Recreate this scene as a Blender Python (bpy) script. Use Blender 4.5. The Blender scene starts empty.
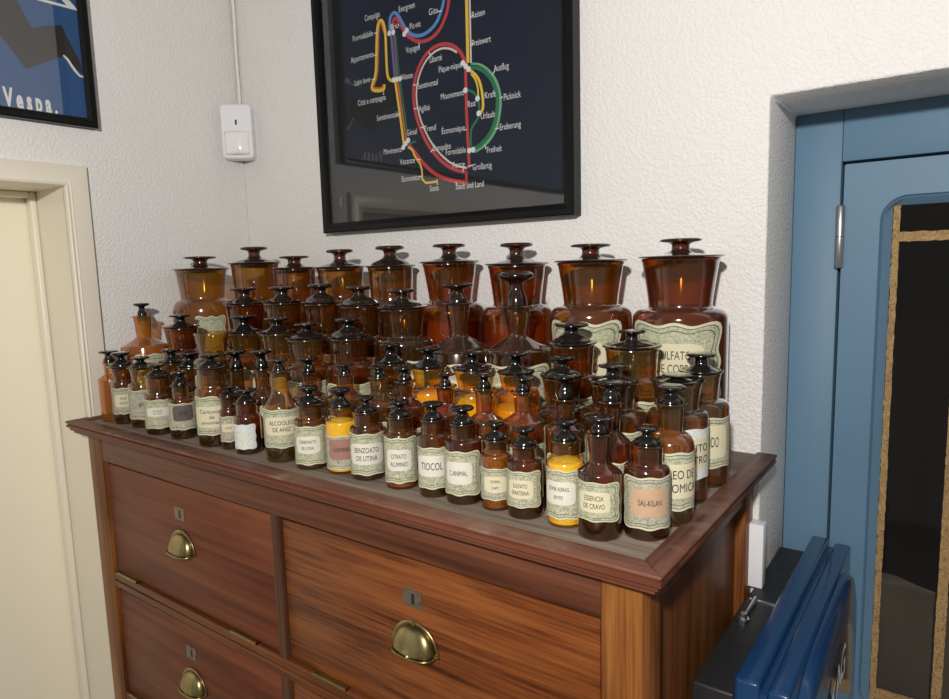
import bpy, bmesh, math, random
from mathutils import Vector, Matrix
random.seed(7)
SC = bpy.context.scene
COL = SC.collection
PI = math.pi

# ------------------------------------------------------------------ camera
F_PX = 666.17
CC = Vector((1.34761, -0.52798, 0.27048))
RT = Vector((0.80575843, 0.59161101, -0.02738174))
UP = Vector((-0.05255463, 0.11747646, 0.99168407))
FW = Vector((-0.58990792, 0.79761876, -0.12574855))
cam_data = bpy.data.cameras.new('camera')
cam_data.sensor_fit = 'HORIZONTAL'
cam_data.sensor_width = 36.0
cam_data.lens = F_PX / 949.0 * 36.0
cam_data.clip_start = 0.02
cam = bpy.data.objects.new('camera', cam_data)
COL.objects.link(cam)
M4 = Matrix((
    (RT.x, UP.x, -FW.x, CC.x),
    (RT.y, UP.y, -FW.y, CC.y),
    (RT.z, UP.z, -FW.z, CC.z),
    (0, 0, 0, 1)))
cam.matrix_world = M4
SC.camera = cam

# ------------------------------------------------------------------ light
world = bpy.data.worlds.new('room_air')
SC.world = world
world.use_nodes = True
bg = world.node_tree.nodes['Background']
bg.inputs['Color'].default_value = (1.0, 0.93, 0.84, 1)
bg.inputs['Strength'].default_value = 0.20

ld = bpy.data.lights.new('room_lamp', 'POINT')
ld.energy = 80.0
ld.color = (1.0, 0.965, 0.925)
ld.shadow_soft_size = 0.032
lamp = bpy.data.objects.new('room_lamp', ld)
lamp.location = (1.43, -0.98, 0.64)
COL.objects.link(lamp)

SC.view_settings.view_transform = 'Standard'
SC.view_settings.look = 'None'
SC.view_settings.exposure = 0.0
SC.view_settings.gamma = 1.0
SC.view_settings.use_curve_mapping = False
SC.cycles.transparent_max_bounces = 32
SC.cycles.max_bounces = 8


def on_plane(u, v, axis, val):
    """a pixel of the photograph carried onto the real plane coordinate[axis] == val"""
    d = FW + RT * ((u - 474.5) / F_PX) - UP * ((v - 349.5) / F_PX)
    t = (val - CC[axis]) / d[axis]
    return CC + d * t


# ------------------------------------------------------------------ materials
def srgb(r, g, b):
    f = lambda c: (c / 255.0 / 12.92) if c / 255.0 <= 0.04045 else ((c / 255.0 + 0.055) / 1.055) ** 2.4
    return (f(r), f(g), f(b), 1.0)


def new_mat(name):
    m = bpy.data.materials.new(name)
    m.use_nodes = True
    nt = m.node_tree
    for n in list(nt.nodes):
        nt.nodes.remove(n)
    out = nt.nodes.new('ShaderNodeOutputMaterial')
    return m, nt, out


def N(nt, kind, **kw):
    n = nt.nodes.new(kind)
    for k, v in kw.items():
        if k.startswith('i_'):
            key = k[2:]
            key = int(key) if key.isdigit() else key.replace('_', ' ')
            n.inputs[key].default_value = v
        else:
            setattr(n, k, v)
    return n


def plain(name, col, rough=0.5, metal=0.0, bump=0.0, bscale=200.0, spec=0.5, coat=0.0, var=0.0, vscale=20.0):
    m, nt, out = new_mat(name)
    p = N(nt, 'ShaderNodeBsdfPrincipled')
    p.inputs['Base Color'].default_value = col
    p.inputs['Roughness'].default_value = rough
    p.inputs['Metallic'].default_value = metal
    p.inputs['Specular IOR Level'].default_value = spec
    p.inputs['Coat Weight'].default_value = coat
    p.inputs['Coat Roughness'].default_value = 0.08
    tc = N(nt, 'ShaderNodeTexCoord')
    if var > 0:
        no = N(nt, 'ShaderNodeTexNoise')
        no.inputs['Scale'].default_value = vscale
        no.inputs['Detail'].default_value = 5
        nt.links.new(tc.outputs['Object'], no.inputs['Vector'])
        mx = N(nt, 'ShaderNodeMix', data_type='RGBA')
        mx.inputs['A'].default_value = tuple(c * (1 - var) for c in col[:3]) + (1,)
        mx.inputs['B'].default_value = tuple(min(1, c * (1 + var)) for c in col[:3]) + (1,)
        nt.links.new(no.outputs['Fac'], mx.inputs['Factor'])
        nt.links.new(mx.outputs['Result'], p.inputs['Base Color'])
    if bump > 0:
        no = N(nt, 'ShaderNodeTexNoise')
        no.inputs['Scale'].default_value = bscale
        no.inputs['Detail'].default_value = 3
        nt.links.new(tc.outputs['Object'], no.inputs['Vector'])
        b = N(nt, 'ShaderNodeBump')
        b.inputs['Strength'].default_value = bump
        b.inputs['Distance'].default_value = 0.002
        nt.links.new(no.outputs['Fac'], b.inputs['Height'])
        nt.links.new(b.outputs['Normal'], p.inputs['Normal'])
    nt.links.new(p.outputs[0], out.inputs[0])
    return m


def plaster(name, col):
    m, nt, out = new_mat(name)
    p = N(nt, 'ShaderNodeBsdfPrincipled')
    p.inputs['Roughness'].default_value = 0.62
    tc = N(nt, 'ShaderNodeTexCoord')
    n1 = N(nt, 'ShaderNodeTexNoise', i_Scale=210.0, i_Detail=1.0, i_Distortion=0.4)
    n2 = N(nt, 'ShaderNodeTexNoise', i_Scale=5.0, i_Detail=4.0)
    for n in (n1, n2):
        nt.links.new(tc.outputs['Object'], n.inputs['Vector'])
    rmp = N(nt, 'ShaderNodeValToRGB')
    rmp.color_ramp.elements[0].position = 0.38
    rmp.color_ramp.elements[1].position = 0.66
    nt.links.new(n1.outputs['Fac'], rmp.inputs['Fac'])
    b = N(nt, 'ShaderNodeBump')
    b.inputs['Strength'].default_value = 0.34
    b.inputs['Distance'].default_value = 0.0022
    nt.links.new(rmp.outputs['Color'], b.inputs['Height'])
    nt.links.new(b.outputs['Normal'], p.inputs['Normal'])
    mx = N(nt, 'ShaderNodeMix', data_type='RGBA')
    mx.inputs['A'].default_value = tuple(c * 0.93 for c in col[:3]) + (1,)
    mx.inputs['B'].default_value = col
    nt.links.new(n2.outputs['Fac'], mx.inputs['Factor'])
    nt.links.new(mx.outputs['Result'], p.inputs['Base Color'])
    nt.links.new(p.outputs[0], out.inputs[0])
    return m


def wood(name, dark, mid, light, grain='x', rough=0.38, scale=1.0, figure=0.5, coat=0.04, wear=None, k=0.58):
    """grain runs along the given axis of the room"""
    m, nt, out = new_mat(name)
    dark, mid, light = [tuple(c * k for c in q[:3]) + (1,) for q in (dark, mid, light)]
    p = N(nt, 'ShaderNodeBsdfPrincipled')
    p.inputs['Roughness'].default_value = rough
    p.inputs['Specular IOR Level'].default_value = 0.25
    p.inputs['Coat Weight'].default_value = coat
    p.inputs['Coat Roughness'].default_value = 0.25
    tc = N(nt, 'ShaderNodeTexCoord')
    mp = N(nt, 'ShaderNodeMapping')
    a, b_ = 1.6 * scale, 17.0 * scale
    mp.inputs['Scale'].default_value = {'x': (a, b_, b_), 'y': (b_, a, b_), 'z': (b_, b_, a)}[grain]
    mp.inputs['Rotation'].default_value = {'x': (0, 0.10, 0), 'y': (0, 0, 0), 'z': (0, 0.02, 0)}[grain]
    nt.links.new(tc.outputs['Object'], mp.inputs['Vector'])
    big = N(nt, 'ShaderNodeTexNoise', i_Scale=1.0, i_Detail=4.0, i_Roughness=0.55, i_Distortion=figure)
    nt.links.new(mp.outputs[0], big.inputs['Vector'])
    mp2 = N(nt, 'ShaderNodeMapping')
    mp2.inputs['Scale'].default_value = {'x': (4 * scale, 90 * scale, 150 * scale), 'y': (150 * scale, 4 * scale, 90 * scale), 'z': (150 * scale, 90 * scale, 4 * scale)}[grain]
    mp2.inputs['Rotation'].default_value = mp.inputs['Rotation'].default_value
    nt.links.new(tc.outputs['Object'], mp2.inputs['Vector'])
    fine = N(nt, 'ShaderNodeTexNoise', i_Scale=1.0, i_Detail=3.0, i_Roughness=0.6)
    nt.links.new(mp2.outputs[0], fine.inputs['Vector'])
    mul = N(nt, 'ShaderNodeMath', operation='MULTIPLY_ADD')
    mul.inputs[1].default_value = 0.45
    nt.links.new(fine.outputs['Fac'], mul.inputs[0])
    sc = N(nt, 'ShaderNodeMath', operation='MULTIPLY')
    sc.inputs[1].default_value = 0.62
    nt.links.new(big.outputs['Fac'], sc.inputs[0])
    nt.links.new(sc.outputs[0], mul.inputs[2])
    r = N(nt, 'ShaderNodeValToRGB')
    e = r.color_ramp.elements
    e[0].position = 0.40
    e[0].color = dark
    e[1].position = 0.67
    e[1].color = light
    x = e.new(0.52)
    x.color = mid
    nt.links.new(mul.outputs[0], r.inputs['Fac'])
    colout = r.outputs['Color']
    if wear:
        wn = N(nt, 'ShaderNodeTexNoise', i_Scale=9.0, i_Detail=8.0, i_Roughness=0.7)
        nt.links.new(tc.outputs['Object'], wn.inputs['Vector'])
        wr = N(nt, 'ShaderNodeValToRGB')
        wr.color_ramp.elements[0].position = 0.52
        wr.color_ramp.elements[1].position = 0.72
        nt.links.new(wn.outputs['Fac'], wr.inputs['Fac'])
        mx = N(nt, 'ShaderNodeMix', data_type='RGBA')
        mx.inputs['B'].default_value = wear
        nt.links.new(wr.outputs['Color'], mx.inputs['Factor'])
        nt.links.new(colout, mx.inputs['A'])
        colout = mx.outputs['Result']
    nt.links.new(colout, p.inputs['Base Color'])
    bm_ = N(nt, 'ShaderNodeBump')
    bm_.inputs['Strength'].default_value = 0.18
    bm_.inputs['Distance'].default_value = 0.0012
    nt.links.new(fine.outputs['Fac'], bm_.inputs['Height'])
    nt.links.new(bm_.outputs['Normal'], p.inputs['Normal'])
    nt.links.new(p.outputs[0], out.inputs[0])
    return m


def thin_glass(name, T, haze=0.06, haze_col=(0.20, 0.12, 0.06, 1), dust=0.03, rough=0.11, ior=1.5, spec_mul=2.0):
    """one wall of coloured glass: light passing straight through is tinted by the path length in the wall"""
    m, nt, out = new_mat(name)
    geo = N(nt, 'ShaderNodeNewGeometry')
    dot = N(nt, 'ShaderNodeVectorMath', operation='DOT_PRODUCT')
    nt.links.new(geo.outputs['Incoming'], dot.inputs[0])
    nt.links.new(geo.outputs['Normal'], dot.inputs[1])
    ab = N(nt, 'ShaderNodeMath', operation='ABSOLUTE')
    nt.links.new(dot.outputs['Value'], ab.inputs[0])
    mxx = N(nt, 'ShaderNodeMath', operation='MAXIMUM')
    mxx.inputs[1].default_value = 0.36
    nt.links.new(ab.outputs[0], mxx.inputs[0])
    inv = N(nt, 'ShaderNodeMath', operation='DIVIDE')
    inv.inputs[0].default_value = 1.0
    nt.links.new(mxx.outputs[0], inv.inputs[1])
    comb = N(nt, 'ShaderNodeCombineColor')
    for i in range(3):
        pw = N(nt, 'ShaderNodeMath', operation='POWER')
        pw.inputs[0].default_value = T[i]
        nt.links.new(inv.outputs[0], pw.inputs[1])
        nt.links.new(pw.outputs[0], comb.inputs[i])
    tr = N(nt, 'ShaderNodeBsdfTransparent')
    nt.links.new(comb.outputs[0], tr.inputs['Color'])
    df = N(nt, 'ShaderNodeBsdfDiffuse')
    df.inputs['Color'].default_value = haze_col
    df2 = N(nt, 'ShaderNodeBsdfDiffuse')
    df2.inputs['Color'].default_value = (0.42, 0.36, 0.30, 1)
    m1 = N(nt, 'ShaderNodeMixShader')
    m1.inputs[0].default_value = haze
    nt.links.new(tr.outputs[0], m1.inputs[1])
    nt.links.new(df.outputs[0], m1.inputs[2])
    # settled dust lies on surfaces that face up
    sep = N(nt, 'ShaderNodeSeparateXYZ')
    nt.links.new(geo.outputs['True Normal'], sep.inputs[0])
    dz = N(nt, 'ShaderNodeMath', operation='MULTIPLY', use_clamp=True)
    dz.inputs[1].default_value = dust
    nt.links.new(sep.outputs['Z'], dz.inputs[0])
    m2 = N(nt, 'ShaderNodeMixShader')
    nt.links.new(dz.outputs[0], m2.inputs[0])
    nt.links.new(m1.outputs[0], m2.inputs[1])
    nt.links.new(df2.outputs[0], m2.inputs[2])
    gl = N(nt, 'ShaderNodeBsdfGlossy')
    gl.inputs['Roughness'].default_value = rough
    gl.inputs['Color'].default_value = (1, 1, 1, 1)
    fr = N(nt, 'ShaderNodeFresnel')
    fr.inputs['IOR'].default_value = ior
    fm = N(nt, 'ShaderNodeMath', operation='MULTIPLY', use_clamp=True)
    fm.inputs[1].default_value = spec_mul
    # a back-facing wall would give total reflection: use the same front-face value there
    bf = N(nt, 'ShaderNodeMath', operation='MULTIPLY_ADD')
    bf.inputs[1].default_value = (1.0 / (ior * ior)) ** 0.5 - 1.0
    nt.links.new(fr.outputs[0], fm.inputs[0])
    mxf = N(nt, 'ShaderNodeMix', data_type='FLOAT')
    nt.links.new(geo.outputs['Backfacing'], mxf.inputs[0])
    nt.links.new(fm.outputs[0], mxf.inputs[2])
    mxf.inputs[3].default_value = 0.015
    m3 = N(nt, 'ShaderNodeMixShader')
    nt.links.new(mxf.outputs[0], m3.inputs[0])
    nt.links.new(m2.outputs[0], m3.inputs[1])
    nt.links.new(gl.outputs[0], m3.inputs[2])
    nt.links.new(m3.outputs[0], out.inputs[0])
    return m


def label_paper(name, pale, ink, yellow=0.0):
    m, nt, out = new_mat(name)
    p = N(nt, 'ShaderNodeBsdfPrincipled')
    p.inputs['Roughness'].default_value = 0.75
    tc = N(nt, 'ShaderNodeTexCoord')
    n0 = N(nt, 'ShaderNodeTexNoise', i_Scale=90.0, i_Detail=2.0)
    nt.links.new(tc.outputs['Object'], n0.inputs['Vector'])
    w = N(nt, 'ShaderNodeTexNoise', i_Scale=230.0, i_Detail=3.0, i_Distortion=2.5)
    nt.links.new(tc.outputs['Object'], w.inputs['Vector'])
    r = N(nt, 'ShaderNodeValToRGB')
    e = r.color_ramp.elements
    e[0].position = 0.40
    e[0].color = ink
    e[1].position = 0.60
    e[1].color = pale
    nt.links.new(w.outputs['Fac'], r.inputs['Fac'])
    mx = N(nt, 'ShaderNodeMix', data_type='RGBA')
    mx.inputs['B'].default_value = pale
    mr = N(nt, 'ShaderNodeMath', operation='MULTIPLY')
    mr.inputs[1].default_value = 0.75
    nt.links.new(n0.outputs['Fac'], mr.inputs[0])
    nt.links.new(mr.outputs[0], mx.inputs['Factor'])
    nt.links.new(r.outputs['Color'], mx.inputs['A'])
    nt.links.new(mx.outputs['Result'], p.inputs['Base Color'])
    nt.links.new(p.outputs[0], out.inputs[0])
    return m


MT = {}
MT['plaster'] = plaster('white_orange_peel_plaster', (0.80, 0.785, 0.765, 1))
MT['cream'] = plain('cream_gloss_paint', (0.82, 0.76, 0.63, 1), 0.35, var=0.03, vscale=6)
MT['cream_door'] = plain('cream_door_paint', (0.95, 0.89, 0.72, 1), 0.4, var=0.03, vscale=5)
MT['blue_frame'] = plain('grey_blue_gloss_paint', srgb(92, 124, 148), 0.5, spec=0.35, var=0.07, vscale=9, bump=0.12, bscale=60)
MT['sign_blue'] = plain('deep_blue_enamel', srgb(22, 58, 98), 0.25, coat=0.3, var=0.04)
MT['sign_black'] = plain('matt_black_metal', (0.014, 0.014, 0.015, 1), 0.5, bump=0.1, bscale=400)
MT['black_gloss'] = plain('black_sign_face', (0.01, 0.01, 0.012, 1), 0.15, coat=0.5)
MT['steel'] = plain('steel', (0.55, 0.55, 0.55, 1), 0.3, 1.0)
MT['brass'] = plain('aged_brass', (0.34, 0.28, 0.13, 1), 0.30, 1.0, var=0.45, vscale=60, bump=0.06, bscale=90)
MT['dull_metal'] = plain('tarnished_metal', (0.24, 0.20, 0.15, 1), 0.4, 0.8, var=0.5, vscale=120)
MT['white_plastic'] = plain('white_plastic', (0.80, 0.80, 0.83, 1), 0.3)
MT['white_lens'] = plain('milky_lens_plastic', (0.85, 0.84, 0.82, 1), 0.12)
MT['dark_hole'] = plain('dark_slot', (0.01, 0.01, 0.01, 1), 0.5)
MT['frame_black'] = plain('black_frame_lacquer', (0.004, 0.004, 0.004, 1), 0.35, spec=0.25)
MT['frame_side'] = plain('frame_side', (0.10, 0.09, 0.075, 1), 0.4)
MT['poster_black'] = plain('black_poster_print', (0.006, 0.006, 0.009, 1), 0.5)
MT['poster_blue'] = plain('blue_poster_print', srgb(42, 84, 136), 0.5)
MT['trouser'] = plain('printed_dark_trousers', srgb(44, 40, 38), 0.5)
MT['print_white'] = plain('printed_white', (0.80, 0.80, 0.78, 1), 0.5)
MT['print_offwhite'] = plain('printed_cream', (0.75, 0.62, 0.52, 1), 0.5)
MT['floor'] = plain('grey_floor_tiles', (0.30, 0.27, 0.24, 1), 0.35, var=0.1)
MT['painted_dark'] = plain('black_painted_darkness', (0.008, 0.008, 0.008, 1), 0.8)  # near-black colour stands in for the darkness beyond the glass
MT['cork'] = label_paper('flaking_gilt_bar', srgb(176, 142, 92), srgb(58, 40, 24))
for k, c in dict(yellow=(236, 196, 60), orange=(196, 110, 40), red=(196, 62, 58), blue=(92, 142, 200), green=(40, 118, 74), pale_green=(120, 176, 130), purple=(120, 100, 150), grey=(110, 108, 104)).items():
    MT['line_' + k] = plain('printed_' + k + '_line', srgb(*c), 0.5)

MT['wood_rim'] = wood('worn_reddish_rim_wood', srgb(92, 56, 44), srgb(122, 78, 64), srgb(150, 104, 86), 'x', 0.5, wear=srgb(150, 128, 112), k=0.78)
MT['wood_rim_y'] = wood('worn_reddish_rim_wood_side', srgb(88, 54, 42), srgb(118, 76, 62), srgb(140, 96, 80), 'y', 0.5, wear=srgb(138, 112, 98), k=0.78)
MT['wood_board'] = wood('grey_weathered_board', srgb(92, 78, 66), srgb(130, 116, 102), srgb(158, 144, 128), 'x', 0.7, coat=0, wear=srgb(120, 104, 90), k=0.85)
MT['wood_mould'] = wood('dark_red_moulding_wood', srgb(88, 46, 32), srgb(122, 68, 48), srgb(150, 90, 66), 'x', 0.4)
MT['wood_rail'] = wood('red_brown_rail_wood', srgb(104, 56, 30), srgb(142, 80, 42), srgb(172, 104, 56), 'x', 0.40, k=0.52)
MT['wood_top_rail'] = wood('dark_brown_top_rail_wood', srgb(86, 46, 30), srgb(118, 68, 46), srgb(144, 88, 62), 'x', 0.45, k=0.58)
MT['wood_mid'] = wood('dark_brown_middle_stile_wood', srgb(80, 46, 32), srgb(112, 70, 48), srgb(138, 92, 66), 'z', 0.45, k=0.46)
MT['wood_stile'] = wood('golden_brown_stile_wood', srgb(104, 56, 22), srgb(152, 90, 40), srgb(190, 122, 60), 'z', 0.36, scale=1.5, k=0.56)
MT['wood_door_a'] = wood('smooth_mahogany_door', srgb(98, 50, 32), srgb(124, 66, 42), srgb(144, 84, 54), 'x', 0.46, scale=0.55, figure=1.8, k=0.68)
MT['wood_door_b'] = wood('strongly_grained_mahogany_door', srgb(84, 40, 16), srgb(146, 78, 36), srgb(184, 108, 54), 'x', 0.34, scale=2.1, figure=0.7, k=0.52)
MT['wood_side'] = wood('dark_side_panel_wood', srgb(84, 48, 24), srgb(120, 72, 38), srgb(150, 94, 50), 'z', 0.4, scale=0.7)
MT['gap_shade'] = plain('painted_gap_shade', (0.02, 0.010, 0.007, 1), 0.7)  # shade of the open gaps put into the colour

MT['glass_brown'] = thin_glass('brown_amber_glass', (0.66, 0.42, 0.12), haze=0.06, haze_col=(0.34, 0.17, 0.03, 1))
MT['glass_red'] = thin_glass('red_amber_glass', (0.65, 0.36, 0.09), haze=0.06, haze_col=(0.32, 0.12, 0.02, 1))
MT['glass_olive'] = thin_glass('olive_amber_glass', (0.78, 0.55, 0.15), haze=0.08, haze_col=(0.34, 0.22, 0.06, 1))
MT['glass_honey'] = thin_glass('honey_amber_glass', (0.85, 0.52, 0.10), haze=0.16, haze_col=(0.60, 0.32, 0.05, 1))
MT['glass_pale'] = thin_glass('light_amber_glass', (0.95, 0.82, 0.42), haze=0.04, haze_col=(0.3, 0.2, 0.07, 1))
MT['glass_light'] = thin_glass('lighter_amber_glass', (0.95, 0.74, 0.28), haze=0.05, haze_col=(0.4, 0.24, 0.06, 1))
MT['stopper_dark'] = thin_glass('near_black_stopper_glass', (0.09, 0.03, 0.010), haze=0.02, haze_col=(0.03, 0.02, 0.015, 1), dust=0.04, spec_mul=1.5)
MT['stopper_amber'] = thin_glass('thick_amber_lid_glass', (0.34, 0.13, 0.03), haze=0.05, haze_col=(0.14, 0.06, 0.02, 1), dust=0.045, spec_mul=1.5)
MT['pane'] = thin_glass('picture_glass', (0.97, 0.97, 0.97), haze=0.0, dust=0.0, rough=0.01, spec_mul=1.6)
MT['window_pane'] = thin_glass('dirty_window_glass', (0.75, 0.75, 0.74), haze=0.004, haze_col=(0.4, 0.38, 0.35, 1), dust=0.0, rough=0.04, spec_mul=1.0)

MT['label_green'] = label_paper('green_printed_label_paper', srgb(196, 194, 164), srgb(104, 112, 90))
MT['label_grey'] = label_paper('greyed_label_paper', srgb(186, 182, 160), srgb(112, 112, 98))
MT['label_cream'] = plain('cream_label_edge', srgb(202, 200, 170), 0.75, var=0.08, vscale=80)
MT['label_white'] = label_paper('white_label_paper', srgb(226, 228, 222), srgb(176, 180, 176))
MT['ink_line'] = plain('green_black_border_ink', srgb(82, 90, 70), 0.7)
MT['plaque'] = plain('pale_name_panel_paper', srgb(212, 204, 172), 0.75, var=0.06, vscale=120)
MT['plaque_white'] = plain('white_name_panel_paper', srgb(216, 213, 198), 0.7, var=0.05, vscale=120)
MT['plaque_pink'] = plain('faded_pink_name_panel', srgb(158, 116, 102), 0.75, var=0.15, vscale=120)
MT['plaque_tan'] = plain('tan_stained_name_panel', srgb(192, 158, 128), 0.75, var=0.15, vscale=120)
MT['plaque_dark'] = plain('grey_violet_name_panel', srgb(96, 84, 84), 0.75, var=0.15, vscale=120)
MT['ink'] = plain('black_ink', (0.015, 0.013, 0.012, 1), 0.6)

MT['powder_yellow'] = plain('yellow_powder', (1.0, 0.70, 0.09, 1), 0.9, var=0.2, vscale=200, bump=0.5, bscale=300)
MT['powder_amber'] = plain('amber_powder', (0.95, 0.50, 0.06, 1), 0.9, var=0.3, vscale=180, bump=0.5, bscale=300)
MT['powder_red'] = plain('red_brown_powder', (0.40, 0.15, 0.04, 1), 0.9, var=0.3, vscale=60, bump=0.5, bscale=200)
MT['powder_tan'] = plain('tan_granules', (0.60, 0.36, 0.14, 1), 0.7, var=0.95, vscale=330, bump=1.0, bscale=260)
MT['liquid_dark'] = plain('dark_liquid', (0.006, 0.003, 0.002, 1), 0.3)
MT['liquid_brown'] = plain('brown_liquid', (0.10, 0.04, 0.012, 1), 0.3)


# ------------------------------------------------------------------ mesh helpers
class MB:
    def __init__(s):
        s.v = []
        s.f = []
        s.m = []

    def add(s, verts, faces, mi=0):
        o = len(s.v)
        s.v += [tuple(p) for p in verts]
        s.f += [tuple(i + o for i in f) for f in faces]
        s.m += [mi] * len(faces)

    def box(s, x0, x1, y0, y1, z0, z1, mi=0):
        v = [(x, y, z) for x in (x0, x1) for y in (y0, y1) for z in (z0, z1)]
        f = [(0, 1, 3, 2), (4, 6, 7, 5), (0, 4, 5, 1), (2, 3, 7, 6), (0, 2, 6, 4), (1, 5, 7, 3)]
        s.add(v, f, mi)

    def lathe(s, prof, seg=40, mi=0, c=(0, 0, 0)):
        v = []
        rings = []
        for r, z in prof:
            if r < 1e-6:
                rings.append([len(v)])
                v.append((c[0], c[1], c[2] + z))
            else:
                rings.append(list(range(len(v), len(v) + seg)))
                v += [(c[0] + r * math.cos(2 * PI * i / seg), c[1] + r * math.sin(2 * PI * i / seg), c[2] + z) for i in range(seg)]
        f = []
        for a, b in zip(rings, rings[1:]):
            for i in range(seg):
                j = (i + 1) % seg
                if len(a) == 1 and len(b) == 1:
                    continue
                if len(a) == 1:
                    f.append((a[0], b[j], b[i]))
                elif len(b) == 1:
                    f.append((a[i], a[j], b[0]))
                else:
                    f.append((a[i], a[j], b[j], b[i]))
        s.add(v, f, mi)

    def tube(s, pts, r, seg=10, mi=0, caps=True):
        pts = [Vector(p) for p in pts]
        v = []
        f = []
        n = len(pts)
        ref = Vector((0, 0, 1))
        for k in range(n):
            d = (pts[min(k + 1, n - 1)] - pts[max(k - 1, 0)]).normalized()
            if abs(d.dot(ref)) > 0.98:
                ref = Vector((1, 0, 0))
            a = d.cross(ref).normalized()
            b = d.cross(a).normalized()
            for i in range(seg):
                t = 2 * PI * i / seg
                v.append(pts[k] + a * (r * math.cos(t)) + b * (r * math.sin(t)))
        for k in range(n - 1):
            for i in range(seg):
                j = (i + 1) % seg
                f.append((k * seg + i, k * seg + j, (k + 1) * seg + j, (k + 1) * seg + i))
        if caps:
            f.append(tuple(range(seg))[::-1])
            f.append(tuple((n - 1) * seg + i for i in range(seg)))
        s.add(v, f, mi)

    def prism(s, pts2, a0, a1, axis='y', mi=0):
        """polygon (2D) pushed along an axis: 'y' -> pts are (x,z); 'x' -> (y,z); 'z' -> (x,y)"""
        def P(p, a):
            return {'y': (p[0], a, p[1]), 'x': (a, p[0], p[1]), 'z': (p[0], p[1], a)}[axis]
        n = len(pts2)
        v = [P(p, a0) for p in pts2] + [P(p, a1) for p in pts2]
        f = [tuple(range(n)), tuple(range(2 * n - 1, n - 1, -1))]
        f += [(i, (i + 1) % n, n + (i + 1) % n, n + i) for i in range(n)]
        s.add(v, f, mi)

    def ring(s, outer, inner, mi=0):
        n = len(outer)
        s.add(list(outer) + list(inner), [(i, (i + 1) % n, n + (i + 1) % n, n + i) for i in range(n)], mi)

    def build(s, name, mats, parent=None, loc=None, smooth=True, angle=35, bevel=0.0, seg=2, fix=True):
        me = bpy.data.meshes.new(name)
        me.from_pydata(s.v, [], s.f)
        if not isinstance(mats, (list, tuple)):
            mats = [mats]
        for m in mats:
            me.materials.append(MT[m] if isinstance(m, str) else m)
        me.polygons.foreach_set('material_index', s.m)
        if fix:
            b = bmesh.new()
            b.from_mesh(me)
            bmesh.ops.recalc_face_normals(b, faces=b.faces)
            if bevel > 0:
                es = [e for e in b.edges if len(e.link_faces) == 2 and e.calc_face_angle(0) > 0.6]
                bmesh.ops.bevel(b, geom=es, offset=bevel, segments=seg, affect='EDGES', profile=0.5, clamp_overlap=True)
            b.to_mesh(me)
            b.free()
        if smooth:
            me.shade_smooth()
            me.set_sharp_from_angle(angle=math.radians(angle))
        o = bpy.data.objects.new(name, me)
        COL.objects.link(o)
        if loc is not None:
            o.location = loc
        if parent is not None:
            o.parent = parent
        return o


def tag(o, label=None, cat=None, group=None, kind=None):
    if label:
        o['label'] = label
    if cat:
        o['category'] = cat
    if group:
        o['group'] = group
    if kind:
        o['kind'] = kind
    return o


def empty(name, loc=(0, 0, 0), rz=0.0):
    o = bpy.data.objects.new(name, None)
    o.empty_display_size = 0.02
    COL.objects.link(o)
    o.location = loc
    o.rotation_euler = (0, 0, rz)
    return o


def struct(name, mb, mats, **kw):
    o = mb.build(name, mats, **kw)
    o['kind'] = 'structure'
    return o


_txt = {}


def text_geo(body, bold=0.0):
    """glyph outlines of a string as flat verts and faces, centred, cap height about 0.7"""
    key = (body, bold)
    if key in _txt:
        return _txt[key]
    cu = bpy.data.curves.new('lettering', 'FONT')
    cu.body = body
    cu.align_x = 'CENTER'
    cu.size = 1.0
    cu.offset = bold
    cu.resolution_u = 3
    cu.space_line = 1.0
    ob = bpy.data.objects.new('lettering', cu)
    COL.objects.link(ob)
    bpy.context.view_layer.update()
    dg = bpy.context.evaluated_depsgraph_get()
    me = bpy.data.meshes.new_from_object(ob.evaluated_get(dg))
    v = [(p.co.x, p.co.y) for p in me.vertices]
    f = [tuple(p.vertices) for p in me.polygons]
    bpy.data.objects.remove(ob)
    bpy.data.curves.remove(cu)
    bpy.data.meshes.remove(me)
    x0 = min(p[0] for p in v)
    x1 = max(p[0] for p in v)
    y0 = min(p[1] for p in v)
    y1 = max(p[1] for p in v)
    v = [(a - (x0 + x1) / 2, b - (y0 + y1) / 2) for a, b in v]
    _txt[key] = (v, f, x1 - x0, y1 - y0)
    return _txt[key]

# ================================================================== THE ROOM
YW = 0.435          # face of the back wall
XL = -0.010         # face of the left wall
ZF = -1.45
ZC = 1.45

m = MB()
m.prism([(-0.30, ZF), (1.128, ZF), (1.128, 0.479), (2.10, 0.479), (2.10, ZF), (3.0, ZF), (3.0, ZC), (-0.30, ZC)], YW, 0.66, 'y')
struct('wall_back', m, 'plaster', bevel=0.004, seg=3)

DY0, DY1, DZ = -0.86, 0.040, 0.436      # door opening in the left wall
m = MB()
m.prism([(YW, ZF), (DY1 + 0.01, ZF), (DY1 + 0.01, DZ + 0.01), (DY0, DZ + 0.01), (DY0, ZF), (-3.2, ZF), (-3.2, ZC), (YW, ZC)], -0.25, XL, 'x')
struct('wall_left', m, 'plaster', bevel=0.003)

m = MB(); m.box(-0.3, 3.0, -3.2, 2.4, ZF - 0.1, ZF)
struct('floor', m, 'floor')

# left door: casing, reveal, leaf
m = MB()
yi, yo, zi, zo = DY1, 0.081, DZ, 0.475
m.prism([(yi, ZF), (yo, ZF), (yo, zo), (DY0 - 0.04, zo), (DY0 - 0.04, ZF), (DY0, ZF), (DY0, zi), (yi, zi)], XL - 0.002, XL + 0.010, 'x')
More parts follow.
